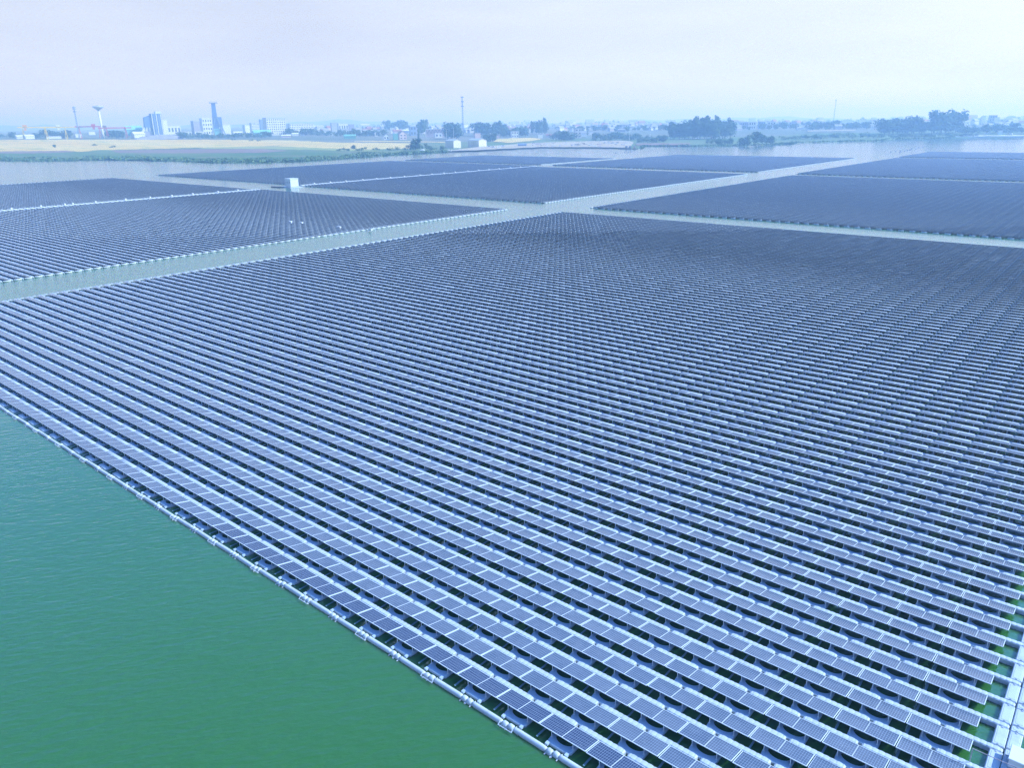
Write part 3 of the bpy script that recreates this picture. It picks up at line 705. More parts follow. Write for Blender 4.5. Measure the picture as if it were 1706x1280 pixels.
belt([(697, 224), (712, 223)], 4, (17, 24), ['tall', 'round'], ['leaf_mid'], 'tall hazy tree left of the long zigzag hall', 'trees by zigzag hall', (0.8, 1.1))
belt([(590, 227), (640, 227)], 9, (7, 13), ['round'], ['leaf_mid', 'leaf_dark'], 'tree among the low roofs left of the white gabled house', 'trees left of white house', (1.1, 1.5))
belt([(480, 225), (590, 227)], 16, (6, 12), ['round', 'bush'], ['leaf_mid', 'leaf_dark'], 'tree in the loose belt below the apartment blocks', 'belt below apartments', (1.2, 1.6))
belt([(300, 230.5), (400, 230)], 15, (6, 10), ['round', 'bush'], ['leaf_dark', 'leaf_mid'], 'dark tree in the belt below the mine headframe', 'belt below headframe', (1.2, 1.7))
belt([(400, 230), (452, 229)], 8, (6, 10), ['round', 'bush'], ['leaf_dark'], 'dark tree in the belt below the teal roofed hall', 'belt below teal hall', (1.2, 1.6))
belt([(52, 230.5), (120, 230)], 10, (6, 12), ['round'], ['leaf_dark'], 'dark tree under the yellow gantry cranes', 'trees under yellow cranes', (1.2, 1.6))
belt([(180, 230), (206, 230)], 5, (8, 12), ['round'], ['leaf_dark'], 'dark tree under the right red gantry crane', 'trees under red crane', (1.2, 1.6))
belt([(-40, 230), (40, 230)], 8, (5, 9), ['round', 'bush'], ['leaf_mid', 'leaf_dark'], 'low tree at the far left beyond the dry field', 'far left trees', (1.2, 1.6))
belt([(1598, 222), (1706, 221)], 16, (7, 15), ['round', 'bush'], ['leaf_dark', 'leaf_mid'], 'tree among the buildings at the far right shore', 'far right trees', (1.1, 1.6), 1.5)
belt([(1595, 228), (1625, 227)], 4, (4, 7), ['bush'], ['leaf_dark'], 'low shrub at the left end of the right quay', 'quay shrubs', (1.2, 1.6), .2)
belt([(960, 219), (1110, 217)], 18, (5, 11), ['round'], ['leaf_mid', 'leaf_dark'], 'small far tree among the village roofs behind the gravel yard', 'village trees centre', (1.2, 1.7), 1.6)
belt([(1222, 216), (1360, 214)], 15, (5, 10), ['round'], ['leaf_dark', 'leaf_mid'], 'small far tree among the village houses on the right', 'village trees right', (1.2, 1.7), 1.4)
belt([(1300, 233), (1470, 229)], 16, (5, 9), ['bush'], ['leaf_mid', 'leaf_light'], 'shrub on the green bank left of the low dark wood', 'green bank shrubs', (1.4, 2.0), 1.5)
belt([(1480, 229.5), (1590, 227.5)], 12, (4, 8), ['bush'], ['leaf_mid', 'leaf_dark'], 'shrub along the waterline below the dark groves', 'waterline shrubs', (1.4, 2.0), .8)
belt([(562, 252), (690, 250)], 10, (4, 7), ['bush'], ['leaf_mid', 'leaf_light'], 'low shrub at the edge of the dry field left of the dark bush clump', 'field edge shrubs', (1.3, 1.8), 1)
for a in [(693, 250, 19, 'round', 'leaf_dark', 'largest dark tree of the clump standing in the reeds', None, 1.3), (684, 250, 11, 'bush', 'leaf_dark', 'dark bush on the left side of the clump in the reeds', None, 1.3),
          (704, 250, 12, 'bush', 'leaf_dark', 'dark bush right of the largest tree in the reeds', None, 1.4), (718, 250.5, 8, 'bush', 'leaf_mid', 'green bush between the reeds clump and the left metal shed', None, 1.6),
          (733, 250.5, 8, 'bush', 'leaf_mid', 'green bush just left of the left metal shed', None, 1.6), (697.5, 237, 20, 'tall', 'leaf_dark', 'thin dark conifer rising behind the clump in the reeds', None, 0.5),
          (589, 249, 8, 'round', 'leaf_mid', 'lone round green tree at the edge of the dry field', None, 1.2), (577, 251, 6, 'bush', 'leaf_dark', 'dark bush just left of the lone round tree', None, 1.4),
          (91, 246, 5, 'round', 'leaf_dark', 'lone small dark tree in the dry field, left of two bushes', None, 1.2), (157, 243, 3.6, 'bush', 'leaf_dark', 'lone dark bush in the dry field below the red cranes', None, 1.6),
          (187, 246, 3.8, 'bush', 'leaf_dark', 'lone dark bush in the dry field right of the water tower', None, 1.7), (1258, 241, 20, 'round', 'leaf_dark', 'big dark round tree in the bush clump right of the grove', None, 1.0),
          (1246, 242, 16, 'round', 'leaf_light', 'light green tree left of the big dark round tree', None, 1.2), (1235, 242, 13, 'round', 'leaf_mid', 'round green tree at the left end of the bush clump', None, 1.3),
          (1270, 240, 17, 'round', 'leaf_mid', 'green tree right of the big dark round tree', None, 1.2), (1283, 240, 14, 'round', 'leaf_mid', 'green tree at the right end of the bush clump', None, 1.3),
          (1315, 240, 6, 'bush', 'leaf_dark', 'single dark bush on the point of the right shore', None, 1.3), (1338, 231, 5, 'bush', 'leaf_dark', 'small dark bush inland of the point of the right shore', None, 1.5),
          (976, 226, 9, 'round', 'leaf_dark', 'dark round tree right of the tall pale house', None, 1.0), (300, 229.5, 9, 'round', 'leaf_dark', 'dark tree right of the long grey spoil heap', None, 1.4),
          (389, 234, 4, 'bush', 'leaf_dark', 'lone dark bush in the dry field below the headframe', None, 1.3), (418, 235, 3, 'bush', 'leaf_dark', 'left of two small dark bushes at the right of the dry field', None, 1.8), (431, 235.5, 3, 'bush', 'leaf_dark', 'right of two small dark bushes at the right of the dry field', None, 1.8)]:
    tree(*a)
# reeds along the left shore: uncountable stalk clumps, one object
mb = MB(); random.seed(5)
left = [(u, v) for u, v in shore if -220 <= u <= 760]; right = [(u, v) for u, v in shore if 1066 <= u <= 1600]
def wob(x, k): return .5 + .25 * math.sin(x * .031 * k + k) + .25 * math.sin(x * .083 * k + 2 * k)
for line_, count, dmax in ((left, 10000, 7.0), (right, 3200, 2.6)):
    for i in range(count):
        t = random.uniform(0, len(line_) - 1.001); k = int(t); t -= k
        u = line_[k][0] + (line_[k + 1][0] - line_[k][0]) * t; v = line_[k][1] + (line_[k + 1][1] - line_[k][1]) * t
        if random.random() > .35 + .65 * wob(u, 1.7): continue
        depth = random.random() ** 1.3 * (dmax if u < 640 or u > 1000 else 4) * (.45 + .75 * wob(u, 1.0))
        p = land(u, v - depth) if depth > .5 else at(u, v - depth, 0.3); h = random.uniform(.7, 2.3) * (.55 + .8 * wob(u, 2.3)) * (1.1 - 0.05 * depth); wd = random.uniform(0.6, 2.2); a = random.uniform(0, 3.14)
        dx, dy = math.cos(a) * wd, math.sin(a) * wd; z0 = p[2] - 0.2; lean = random.uniform(-.7, .7)
        mb.face([(p[0] - dx, p[1] - dy, z0), (p[0] + dx, p[1] + dy, z0), (p[0] + dx * .5 + lean, p[1] + dy * .5, z0 + h), (p[0] - dx * .6 + lean, p[1] - dy * .6, z0 + h * .9)])
o = mb.build('reeds', M['reed']); tag(o, 'green reeds growing along the far shores of the lake', 'reeds', None, 'stuff')

# ------------------------------------------------------------------ buildings
def frame_at(u, v, z=None):
    g = land(u, v) if z is None else at(u, v, z); D = np.linalg.norm(g - CAM); a = math.atan2(-g[0], g[1])      # local +y points away from the camera, +x to the right
    return g, D / FPX, a
def building(name, u, v, wpx, hpx, label, cat, wall='pale', roof='greyroof', shape='flat', yaw=20, deep=0.8, win=None, group=None, roofh=0.35, end=None):
    g, s, a = frame_at(u, v); W_, H_ = wpx * s, hpx * s; Dp = W_ * deep
    cy, sy = abs(math.cos(math.radians(yaw))), abs(math.sin(math.radians(yaw)))
    k = W_ / (W_ * cy + Dp * sy); W_, Dp = W_ * k, Dp * k
    e = empty(name, (g[0] - math.sin(a) * Dp * .5, g[1] + math.cos(a) * Dp * .5, g[2]), a + math.radians(yaw)); tag(e, label, cat, group)
    x, y = W_ / 2, Dp / 2; wh = H_ if shape == 'flat' else H_ * (1 - roofh)
    mb = MB(); mb.box(-x, x, -y, y, -0.5, wh, 0)
    if shape == 'gable_side':                                    # gable walls at the two ends in x
        for sx in (-x, x): mb.face([(sx, -y, wh), (sx, y, wh), (sx, 0, H_)][:: (1 if sx > 0 else -1)], 0)
    if shape == 'gable_front':
        for q in (-y, y): mb.face([(-x, q, wh), (x, q, wh), (0, q, H_)][:: (1 if q < 0 else -1)], 0)
    mb.build('wall', M[wall], e)
    rb = MB(); o_ = 0.04 * W_; th = 0.02 * W_ + 0.15
    if shape == 'flat':
        rb.box(-x - .3, x + .3, -y - .3, y + .3, wh + .003, wh + 0.05 * H_ + 0.3)
    elif shape == 'gable_side':
        for q in (-1, 1): 
            A, B = (-x - o_, q * (y + o_), wh - 0.05 * H_), (x + o_, q * (y + o_), wh - 0.05 * H_); C_, D_ = (x + o_, 0, H_ + .05), (-x - o_, 0, H_ + .05)
            pts = [A, B, C_, D_] if q < 0 else [B, A, D_, C_]
            rb.hexa(pts, [(p[0], p[1], p[2] + th) for p in pts])
    elif shape == 'gable_front':
        for q in (-1, 1):
            A, B = (q * (x + o_), -y - o_, wh - 0.05 * H_), (q * (x + o_), y + o_, wh - 0.05 * H_); C_, D_ = (0, y + o_, H_ + .05), (0, -y - o_, H_ + .05)
            pts = [A, B, C_, D_] if q > 0 else [B, A, D_, C_]
            rb.hexa(pts, [(p[0], p[1], p[2] + th) for p in pts])
    elif shape == 'arch':
        n_ = 10; ring = lambda yy: [(x * math.cos(math.pi * k / n_), yy, wh + (H_ - wh) * math.sin(math.pi * k / n_)) for k in range(n_ + 1)]
        rb.loft([ring(-y - .2)[::-1], ring(y + .2)[::-1]][::-1])
    rb.build('roof', M[roof], e)
    if win:
        nr, nc = win; ww, hh_ = 2 * x / nc * 0.5, wh / nr * 0.5
        wm = MB(); wm.box(-ww / 2, ww / 2, -0.10, 0.05, -hh_ / 2, hh_ / 2); me = wm.mesh('window', M['glass'])
        for r in range(nr):
            for c in range(nc):
                link('window', me, e, (-x + 2 * x * (c + .5) / nc, -y, wh * (r + .55) / nr))
    return e
B = building
B('apartment_block', 459, 225, 33, 23.5, 'largest white apartment block with rows of windows, left of the town', 'apartment block', 'pale', 'grey', win=(7, 9), yaw=26, deep=.4)
B('apartment_block', 425.5, 222, 14, 14, 'pale block with a grid of windows left of the grey tower block', 'apartment block', 'pale', 'grey', win=(6, 6), yaw=26, deep=.5)
B('tower_block', 438, 223, 7, 20, 'narrow blue grey tower block left of the largest apartment block', 'tower block', 'bluegrey', 'grey', yaw=12)
B('stair_tower', 478, 222, 5, 13, 'narrow blue grey tower at the right end of the largest apartment block', 'tower', 'bluegrey', 'grey', yaw=12)
B('apartment_block', 501, 220, 40, 11.5, 'long low white apartment block right of the largest block', 'apartment block', 'pale', 'grey', win=(4, 14), yaw=26, deep=.3)
B('apartment_block', 557, 221, 10, 14, 'grey slab block left of the white ribbed block', 'apartment block', 'grey', 'grey', yaw=15)  # even grey walls
B('apartment_block', 571, 220, 18, 12, 'white ribbed block right of the grey slab block', 'apartment block', 'pale', 'grey', win=(1, 4), yaw=26, deep=.5)
B('apartment_block', 586, 220, 9, 11, 'lilac grey block right of the white ribbed block', 'apartment block', 'lilac', 'grey', yaw=10)
B('office_block', 412.5, 221, 13, 10.5, 'plain white block left of the pale gridded block', 'building', 'white', 'pale', yaw=26)
B('mine_building', 345.5, 224.5, 17, 22, 'tall white mine building with scattered windows left of the headframe', 'mine building', 'white', 'pale', win=(4, 4), yaw=22, deep=.7)
B('mine_building', 329, 224, 14, 18, 'lilac grey mine building behind the tall white one', 'mine building', 'lilac', 'grey', yaw=22)
B('mine_building', 377.5, 225, 14, 14, 'white mine building at the foot of the headframe on the right', 'mine building', 'white', 'pale', yaw=20, deep=.7)
B('shed', 397, 225, 14, 5, 'low white shed right of the headframe buildings', 'shed', 'white', 'pale', 'gable_side', yaw=10, deep=.5)
B('mine_building', 276.5, 224, 8, 19, 'narrow white block attached to the blue coal plant', 'mine building', 'white', 'pale', yaw=20)
B('mine_building', 290, 223.5, 20, 11, 'white two storey building right of the blue coal plant', 'mine building', 'white', 'pale', win=(1, 4), yaw=15, deep=.5)
B('shed', 309, 226, 18, 5.5, 'long white wall like shed right of the blue coal plant', 'shed', 'white', 'pale', yaw=8, deep=.3, win=(1, 4))
B('shed', 333, 226.5, 14, 6, 'low white shed below the lilac mine building', 'shed', 'white', 'pale', yaw=8, deep=.4)
B('factory_hall', 231, 229.5, 18, 8, 'white saw tooth hall left of the blue coal plant', 'hall', 'white', 'pale', 'gable_side', yaw=25, deep=.6)
B('factory_hall', 241, 224, 9, 8, 'small white hall behind the saw tooth hall', 'hall', 'white', 'pale', yaw=20)
B('factory_hall', 224, 226, 22, 13, 'large pale teal hall between the red cranes and the blue coal plant', 'hall', 'teal', 'teal', 'gable_side', yaw=10, deep=.5)
B('teal_hall', 437, 227.5, 26, 9, 'teal roofed hall below the gridded apartment block', 'hall', 'teal', 'teal', 'gable_side', yaw=10, deep=.5)
B('teal_hall', 583, 231, 18, 6, 'low green roofed shed below the white ribbed block', 'shed', 'green', 'green', 'gable_side', yaw=5, deep=.4)
B('white_hall', 131, 229, 9, 4.5, 'small white block between the yellow and red cranes', 'shed', 'white', 'pale', yaw=10)
B('white_hall', 35, 231, 12, 4.5, 'low white shed left of the yellow crane legs', 'shed', 'white', 'pale', 'gable_side', yaw=12, deep=.6)
B('white_hall', 49, 231.5, 13, 5.5, 'white gabled shed under the left yellow crane', 'shed', 'white', 'pale', 'gable_side', yaw=20, deep=.6)
B('white_hall', 153, 224.5, 9, 4, 'small white shed framed by the left red crane', 'shed', 'white', 'pale', yaw=10)
B('white_hall', 90, 231, 18, 3, 'long low white shed under the yellow cranes', 'shed', 'white', 'pale', yaw=5, deep=.3)
B('gabled_house', 643, 233, 10, 8.5, 'bright white gabled house by the dry field', 'house', 'white', 'greyroof', 'gable_front', yaw=12, deep=1.0, win=(1, 2))
B('gabled_house', 669, 232.5, 16, 12.5, 'pink gabled house with a dark side wall by the dry field', 'house', 'pink', 'brown', 'gable_front', yaw=28, deep=.9, win=(2, 2))
B('green_shed', 659, 233, 8, 9, 'dark teal shed on the left of the pink gabled house', 'shed', 'green', 'teal', yaw=10)
B('storehouse', 688, 226, 11, 14, 'bluish two storey house behind the pink gabled house', 'house', 'bluegrey', 'pale', win=(2, 2), yaw=15)
B('storehouse', 673, 221.5, 16, 5, 'long pale roofed house above the pink gabled house', 'house', 'bluegrey', 'pale', 'gable_side', yaw=6, deep=.5)
B('white_hall', 730, 229, 13, 6, 'small white hall in front of the long zigzag hall', 'hall', 'white', 'pale', yaw=12, win=(1, 2))
B('metal_shed', 755, 246.5, 25, 13, 'metal shed by the shore, cream end wall, left of two', 'shed', 'cream', 'grey', 'gable_front', yaw=42, deep=1.25, roofh=.16)
B('metal_shed', 795, 245, 30, 12.5, 'metal shed by the shore, cream end wall, right of two', 'shed', 'cream', 'grey', 'gable_front', yaw=42, deep=1.6, roofh=.16)
B('brick_house', 795, 233.5, 11, 10.5, 'pinkish grey house behind the right metal shed', 'house', 'pink', 'greyroof', yaw=18)
B('village_house', 857, 229.5, 13, 9.5, 'white house with a grey roof right of the lattice mast', 'house', 'pale', 'greyroof', win=(2, 3), yaw=15)
B('village_house', 855, 222, 20, 8, 'long brown roofed house behind the white house', 'house', 'pink', 'brown', 'gable_side', yaw=-8, deep=.5)
B('village_house', 900, 230, 8, 5.5, 'small white house above the pink field', 'house', 'white', 'greyroof', yaw=12)
B('village_house', 919, 228.5, 17, 4.5, 'long low pink roofed house above the dark thicket', 'house', 'pink', 'redroof', 'gable_side', yaw=4, deep=.4)
B('village_house', 962, 230, 12, 14, 'tall pale house right of the dark thicket', 'house', 'stone', 'greyroof', 'flat', yaw=18, win=(3, 2))
B('village_house', 972, 228, 10, 9, 'white house right of the tall pale house', 'house', 'pale', 'greyroof', 'gable_side', yaw=10, deep=.6)
B('village_house', 984, 224, 7, 4, 'small white house above the hedge behind the yard', 'house', 'white', 'greyroof', yaw=10)
B('village_house', 882, 218, 16, 6.5, 'long pinkish house left of the hazy clump', 'house', 'pink', 'redroof', 'gable_side', yaw=4, deep=.4)
B('village_house', 830, 230, 5, 5, 'tiny pink house left of the white house', 'house', 'pink', 'redroof', 'gable_front', yaw=10)
B('village_house', 1028, 214.5, 6, 5, 'white village house at the left end of the centre village row', 'house', 'white', 'greyroof', yaw=12)
B('village_house', 1045, 216, 8, 7, 'pale village house left of the brightest white one', 'house', 'pale', 'pink', yaw=12, win=(2, 2))
B('village_house', 1058, 216.5, 5, 5.5, 'brightest white village house above the hedge', 'house', 'white', 'pale', yaw=14)
B('village_house', 1070, 216.5, 7, 5, 'low white village house right of the brightest one', 'house', 'white', 'bluegrey', yaw=14)
B('village_house', 1079, 215, 6, 6.5, 'white village house left of the lilac row', 'house', 'white', 'greyroof', 'gable_front', yaw=14)
B('village_house', 1092, 214, 12, 8, 'lilac village house left of the big grove', 'house', 'lilac', 'greyroof', 'gable_side', yaw=10, deep=.5)
B('village_house', 1228, 210, 7, 7, 'pale house right of the big grove', 'house', 'pale', 'lilac', yaw=12)
B('village_house', 1239, 214.5, 15, 9, 'lilac house row right of the big grove', 'house', 'lilac', 'greyroof', yaw=12, deep=.5, win=(2, 4))  # even lilac walls
B('village_house', 1252, 215.5, 11, 10.5, 'white two storey house, left of the two bright right-hand ones', 'house', 'pale', 'pale', yaw=10, win=(2, 3))
B('village_house', 1268, 214.5, 11, 10, 'blue lilac house between the two bright right-hand ones', 'house', 'bluegrey', 'pink', yaw=10, win=(2, 3))
B('village_house', 1284, 215, 13, 10.5, 'pinkish white house, right of the two bright right-hand ones', 'house', 'pale', 'pink', yaw=10, win=(2, 3))
B('village_house', 1322, 212, 8, 8, 'lilac house right of the pinkish white one', 'house', 'lilac', 'greyroof', yaw=12)
B('village_house', 1360, 214, 14, 7, 'long blue lilac house left of the tree line', 'house', 'lilac', 'greyroof', 'gable_side', yaw=6, deep=.4)
B('village_house', 1375, 213, 7, 6, 'small pinkish house at the left end of the tree line', 'house', 'pink', 'lilac', yaw=10)
B('village_house', 1362, 205, 5, 7, 'narrow white house above the long blue lilac house', 'house', 'white', 'pale', yaw=10)
B('arched_hall', 1409, 206.5, 18, 7, 'white arched hall roof above the right tree line', 'hall', 'white', 'white', 'arch', yaw=15, deep=.6, roofh=.7)
B('village_house', 1436, 206, 8, 9, 'white house right of the arched hall', 'house', 'white', 'pale', 'gable_front', yaw=15)
B('village_house', 1450, 206, 6, 4, 'tiny pinkish house in the gap right of the arched hall', 'house', 'pink', 'redroof', yaw=12)
B('village_house', 1462, 207, 9, 5, 'low white house left of the low dark wood', 'house', 'white', 'pale', yaw=12)
B('village_house', 1487, 201, 6, 5, 'white house peeping over the low dark wood on the left', 'house', 'white', 'pale', yaw=12)
B('village_house', 1500, 202, 7, 6, 'white house peeping over the middle of the low dark wood', 'house', 'white', 'pale', yaw=12)
B('village_house', 1526, 206, 9, 6, 'pale house right of the low dark wood peak', 'house', 'white', 'pale', yaw=12)
B('village_house', 1587, 201, 6, 4, 'white house just right of the tall dark grove', 'house', 'white', 'pale', yaw=12)
B('village_house', 1606, 205, 8, 8, 'bright white house right of the tall dark grove', 'house', 'white', 'pale', 'gable_front', yaw=12)
B('village_house', 1615, 201, 4, 7, 'narrow pale tower house right of the bright white house', 'house', 'pale', 'pale', yaw=12)
B('village_house', 1637.5, 204.5, 5, 8.5, 'narrow bright white house on the far right hillside', 'house', 'white', 'pale', yaw=14)
B('village_house', 1652, 207, 10, 11, 'lilac apartment house left of the slender white one', 'house', 'lilac', 'pink', yaw=14, win=(3, 3))
B('village_house', 1659, 207.5, 6, 9, 'slender white house against the lilac apartment house', 'house', 'white', 'pale', yaw=14)
B('village_house', 1668, 203, 9, 4, 'low pinkish roof right of the slender white house', 'house', 'pink', 'redroof', 'gable_side', yaw=8, deep=.5)
B('arched_gate', 1683, 203, 14, 8, 'pale arched hall at the far right', 'hall', 'white', 'white', 'arch', yaw=10, deep=.5, roofh=.5)
B('village_house', 1684, 217, 12, 5, 'low cream house above the right quay', 'house', 'cream', 'pink', yaw=8, deep=.5)
B('quay_shed', 1665.5, 224.5, 6, 5, 'small white open shed on the right quay', 'shed', 'white', 'pale', yaw=15)
B('village_house', 608, 212, 14, 5, 'pale roofed far house right of the lilac grey block', 'house', 'pale', 'pale', 'gable_side', yaw=6, deep=.4)
B('village_house', 611, 221, 12, 6, 'pinkish house among the low roofs, left of a longer pink one', 'house', 'pink', 'redroof', 'gable_side', yaw=6, deep=.5)
B('village_house', 624, 219, 16, 6, 'longer pink roofed house left of the white gabled house', 'house', 'lilac', 'redroof', 'gable_side', yaw=4, deep=.4)
B('village_house', 613, 226, 10, 5, 'low blue roofed shed among the trees below the pink roofs', 'shed', 'bluegrey', 'bluegrey', 'gable_side', yaw=4, deep=.5)
B('village_house', 627, 227, 6, 6, 'small white house left of the white gabled house', 'house', 'white', 'greyroof', yaw=12)
B('village_house', 637, 211, 8, 5, 'tiny white far house above the white gabled house', 'house', 'white', 'pale', yaw=12)
B('village_house', 548, 226, 12, 5, 'small white roofed house below the grey slab block', 'house', 'pale', 'pale', 'gable_side', yaw=8, deep=.5)
B('village_house', 530, 216, 16, 6, 'pale long house right of the long low apartment block', 'house', 'pink', 'pale', 'gable_side', yaw=4, deep=.4)
B('village_house', 492, 226, 10, 4, 'low white roofed shed below the long low apartment block', 'shed', 'pale', 'white', 'gable_side', yaw=4, deep=.5)
B('village_house', 477, 229, 14, 4, 'low pale pink shed below the stair tower', 'shed', 'pink', 'pale', 'gable_side', yaw=4, deep=.5)
B('village_house', 464, 224.8, 12, 5, 'low white annex at the foot of the largest apartment block', 'annex', 'white', 'pale', yaw=12, deep=.6)
# far village roofs just under the horizon; too hazy to tell apart
random.seed(33)
far_lab = {0: 'tiny hazy far house on the horizon above the left half of the town', 1: 'tiny hazy far house on the horizon behind the centre village', 2: 'tiny hazy far house on the horizon behind the right village'}
hm = {}
mb = MB()
for i in range(420):
    u = random.uniform(470, 1720); v = random.uniform(206, 219) + (853 - u) * 0.009
    g = land(u, v); q = np.linalg.norm(g - CAM) / FPX; hgt = random.uniform(2.6, 5.6) * q; rad = hgt * random.uniform(.45, .9)
    for _ in range(46):
        d = Vector((random.gauss(0, 1), random.gauss(0, 1), random.gauss(0, 1))).normalized()
        blade_quads(mb, (g[0] + d.x * rad, g[1] + d.y * rad, g[2] + hgt * (.5 + .5 * d.z)), hgt * .16, d)
o = mb.build('far_trees', M['leaf_dark']); tag(o, 'hazy mass of trees among the far villages along the horizon', 'trees', None, 'stuff')
for wl_ in ('pale', 'white', 'pink', 'lilac'):
    a_ = MB(); a_.box(-.5, .5, -.35, .35, -.05, .66); b_ = MB()
    for q in (-1, 1):
        A, Bb, C_, D_ = (-.55, q * .4, .63), (.55, q * .4, .63), (.55, 0, 1.0), (-.55, 0, 1.0); pts = [A, Bb, C_, D_] if q < 0 else [Bb, A, D_, C_]
        b_.hexa(pts, [(p[0], p[1], p[2] + .04) for p in pts])
    hm[wl_] = (a_.mesh('wall', M[wl_]), b_.mesh('roof', M['redroof' if wl_ == 'pink' else 'greyroof']))
for i in range(280):
    k = i % 3; u = random.uniform(*[(480, 830), (830, 1120), (1222, 1706)][k]); v = random.uniform(208, 221) + (853 - u) * 0.009 + (2 if k == 0 else 0)
    g, s, a = frame_at(u, v); e = empty('far_house', tuple(g), a + math.radians(random.uniform(5, 60))); e.scale = (s * random.uniform(6, 13), s * 7, s * random.uniform(4.0, 7.6))
    tag(e, far_lab[k], 'house', ['far houses left', 'far houses centre', 'far houses right'][k])
    for nm_, me in zip(('wall', 'roof'), hm[random.choice(['white', 'white', 'pale', 'pale', 'pink', 'lilac'])]): link(nm_, me, e)

# long hall with zigzag trusses
g, s, a = frame_at(726.5, 228); e = empty('zigzag_hall', tuple(g), a); tag(e, 'long hall with a zigzag truss pattern under its roof edge', 'hall')
L_, h_ = 31 * s, 12 * s
mb = MB(); mb.box(-L_ / 2, L_ / 2, 0, 14, -.5, h_ * .93); mb.build('wall', M['pink'], e)
mb = MB(); mb.box(-L_ / 2 - .5, L_ / 2 + .5, -.6, 14.5, h_ * .93 + .003, h_); mb.build('roof', M['pale'], e)
for k in range(6):
    x = -L_ / 2 + L_ * (k + .5) / 6; q = L_ / 12
    mb = MB(); mb.bar((x - q, -.3, h_ * .9), (x, -.3, h_ * .45), .5); mb.bar((x, -.3, h_ * .45), (x + q, -.3, h_ * .9), .5); mb.build('truss', M['dark'], e)
mb = MB(); mb.box(-L_ / 2 - 1.2, -L_ / 2, -.8, 1, -.5, h_ * .93); mb.build('pier', M['white'], e)
# blue coal plant
g, s, a = frame_at(258, 226); e = empty('coal_plant', tuple(g), a + math.radians(12)); tag(e, 'tall blue coal preparation plant with vertical ribs and a white roof cabin', 'coal plant')
mb = MB(); mb.box(-1 * s, 13 * s, 0, 12 * s, -1, 30 * s); mb.build('main_tower', M['blue'], e)
for k in range(5):
    mb = MB(); x = (-0.6 + k * 3.0) * s; mb.box(x, x + 1.1 * s, -0.5 * s, -0.003, -1, 29.5 * s); mb.build('rib', M['bluegrey'] if k % 2 else M['pale'], e)
mb = MB(); mb.box(5.5 * s, 13 * s, .2 * s, 9 * s, 30 * s + .003, 33 * s); mb.build('roof_cabin', M['white'], e)
mb = MB(); mb.hexa([(-11 * s, 2 * s, 12 * s), (-1.05 * s, 2 * s, 11 * s), (-1.05 * s, 10 * s, 11 * s), (-11 * s, 10 * s, 12 * s)], [(-10 * s, 2 * s, 25 * s), (-1.05 * s, 2 * s, 28 * s), (-1.05 * s, 10 * s, 28 * s), (-10 * s, 10 * s, 25 * s)]); mb.build('screen_house', M['blue'], e)
for x in (-10, -6, -2.5):
    mb = MB(); mb.box((x - .5) * s, (x + .5) * s, 4 * s, 6 * s, -1, 12.4 * s); mb.build('column', M['bluegrey'], e)
mb = MB(); mb.box(-12 * s, -1.3 * s, 3 * s, 9 * s, -1, 6 * s); mb.build('base_hall', M['lilac'], e)
# spoil heap
g, s, a = frame_at(268, 231.5); mb = MB(); random.seed(3); rg = []
for k in range(25):
    x = (-34 + 68 * k / 24) * s; h = max(0.05, 6.0 * math.sin(math.pi * k / 24) ** .6 + random.uniform(-.5, .5)) * s
    rg.append([(x, -4 * s, -.3), (x, -1.5 * s, h * .8), (x, 1 * s, h), (x, 6 * s, -.3)])
mb.loft([r[::-1] for r in rg]); o = mb.build('spoil_heap', M['lilac']); o.location = tuple(g); o.rotation_euler = (0, 0, a); tag(o, 'long low grey spoil heap in front of the blue coal plant', 'spoil heap')
# headframe
g, s, a = frame_at(364, 226); e = empty('mine_headframe', tuple(g), a); tag(e, 'tall blue steel mine headframe with a platform on top and leaning legs', 'headframe')
mb = MB(); mb.hexa([(-6.2 * s, -2 * s, 10 * s), (2 * s, -2 * s, 10 * s), (2 * s, 4 * s, 10 * s), (-6.2 * s, 4 * s, 10 * s)], [(-4.4 * s, -1.5 * s, 45 * s), (1.2 * s, -1.5 * s, 45 * s), (1.2 * s, 3 * s, 45 * s), (-4.4 * s, 3 * s, 45 * s)]); mb.build('shaft_tower', M['blue'], e)
mb = MB(); mb.box(-7 * s, 4.5 * s, -2.4 * s, 3 * s, 45 * s + .003, 46.2 * s); mb.build('top_platform', M['bluegrey'], e)
mb = MB(); mb.bar((-6.5 * s, 0, 46.2 * s), (-6.5 * s, 0, 47.6 * s), .25 * s); mb.bar((4 * s, 0, 46.2 * s), (4 * s, 0, 47.6 * s), .25 * s); mb.bar((-6.5 * s, 0, 47.5 * s), (4 * s, 0, 47.5 * s), .22 * s); mb.build('platform_rail', M['bluegrey'], e)
for x0_, x1_ in ((-5, -9.5), (1.5, 11), (2.5, 6.5)):
    mb = MB(); mb.bar((x0_ * s * .3, -1.8 * s, (28 if x0_ > 0 else 24) * s), (x1_ * s, -2.5 * s, -.5 * s), 1.05 * s); mb.build('leaning_leg', M['bluegrey'], e)
for z in (8, 16, 24):
    mb = MB(); mb.bar((-3 * s, -2.2 * s, z * s), ((9.4 - z * .28) * s, -2.3 * s, z * s), .4 * s); mb.build('cross_beam', M['bluegrey'], e)
mb = MB(); mb.box(-4.6 * s, 4 * s, -1.8 * s, 4 * s, -1, 10 * s - .01); mb.build('shaft_house', M['teal'], e)
mb = MB(); mb.box(.5 * s, 7.4 * s, -1.9 * s, 2 * s, 12 * s, 26 * s); mb.build('winch_cabin', M['blue'], e)
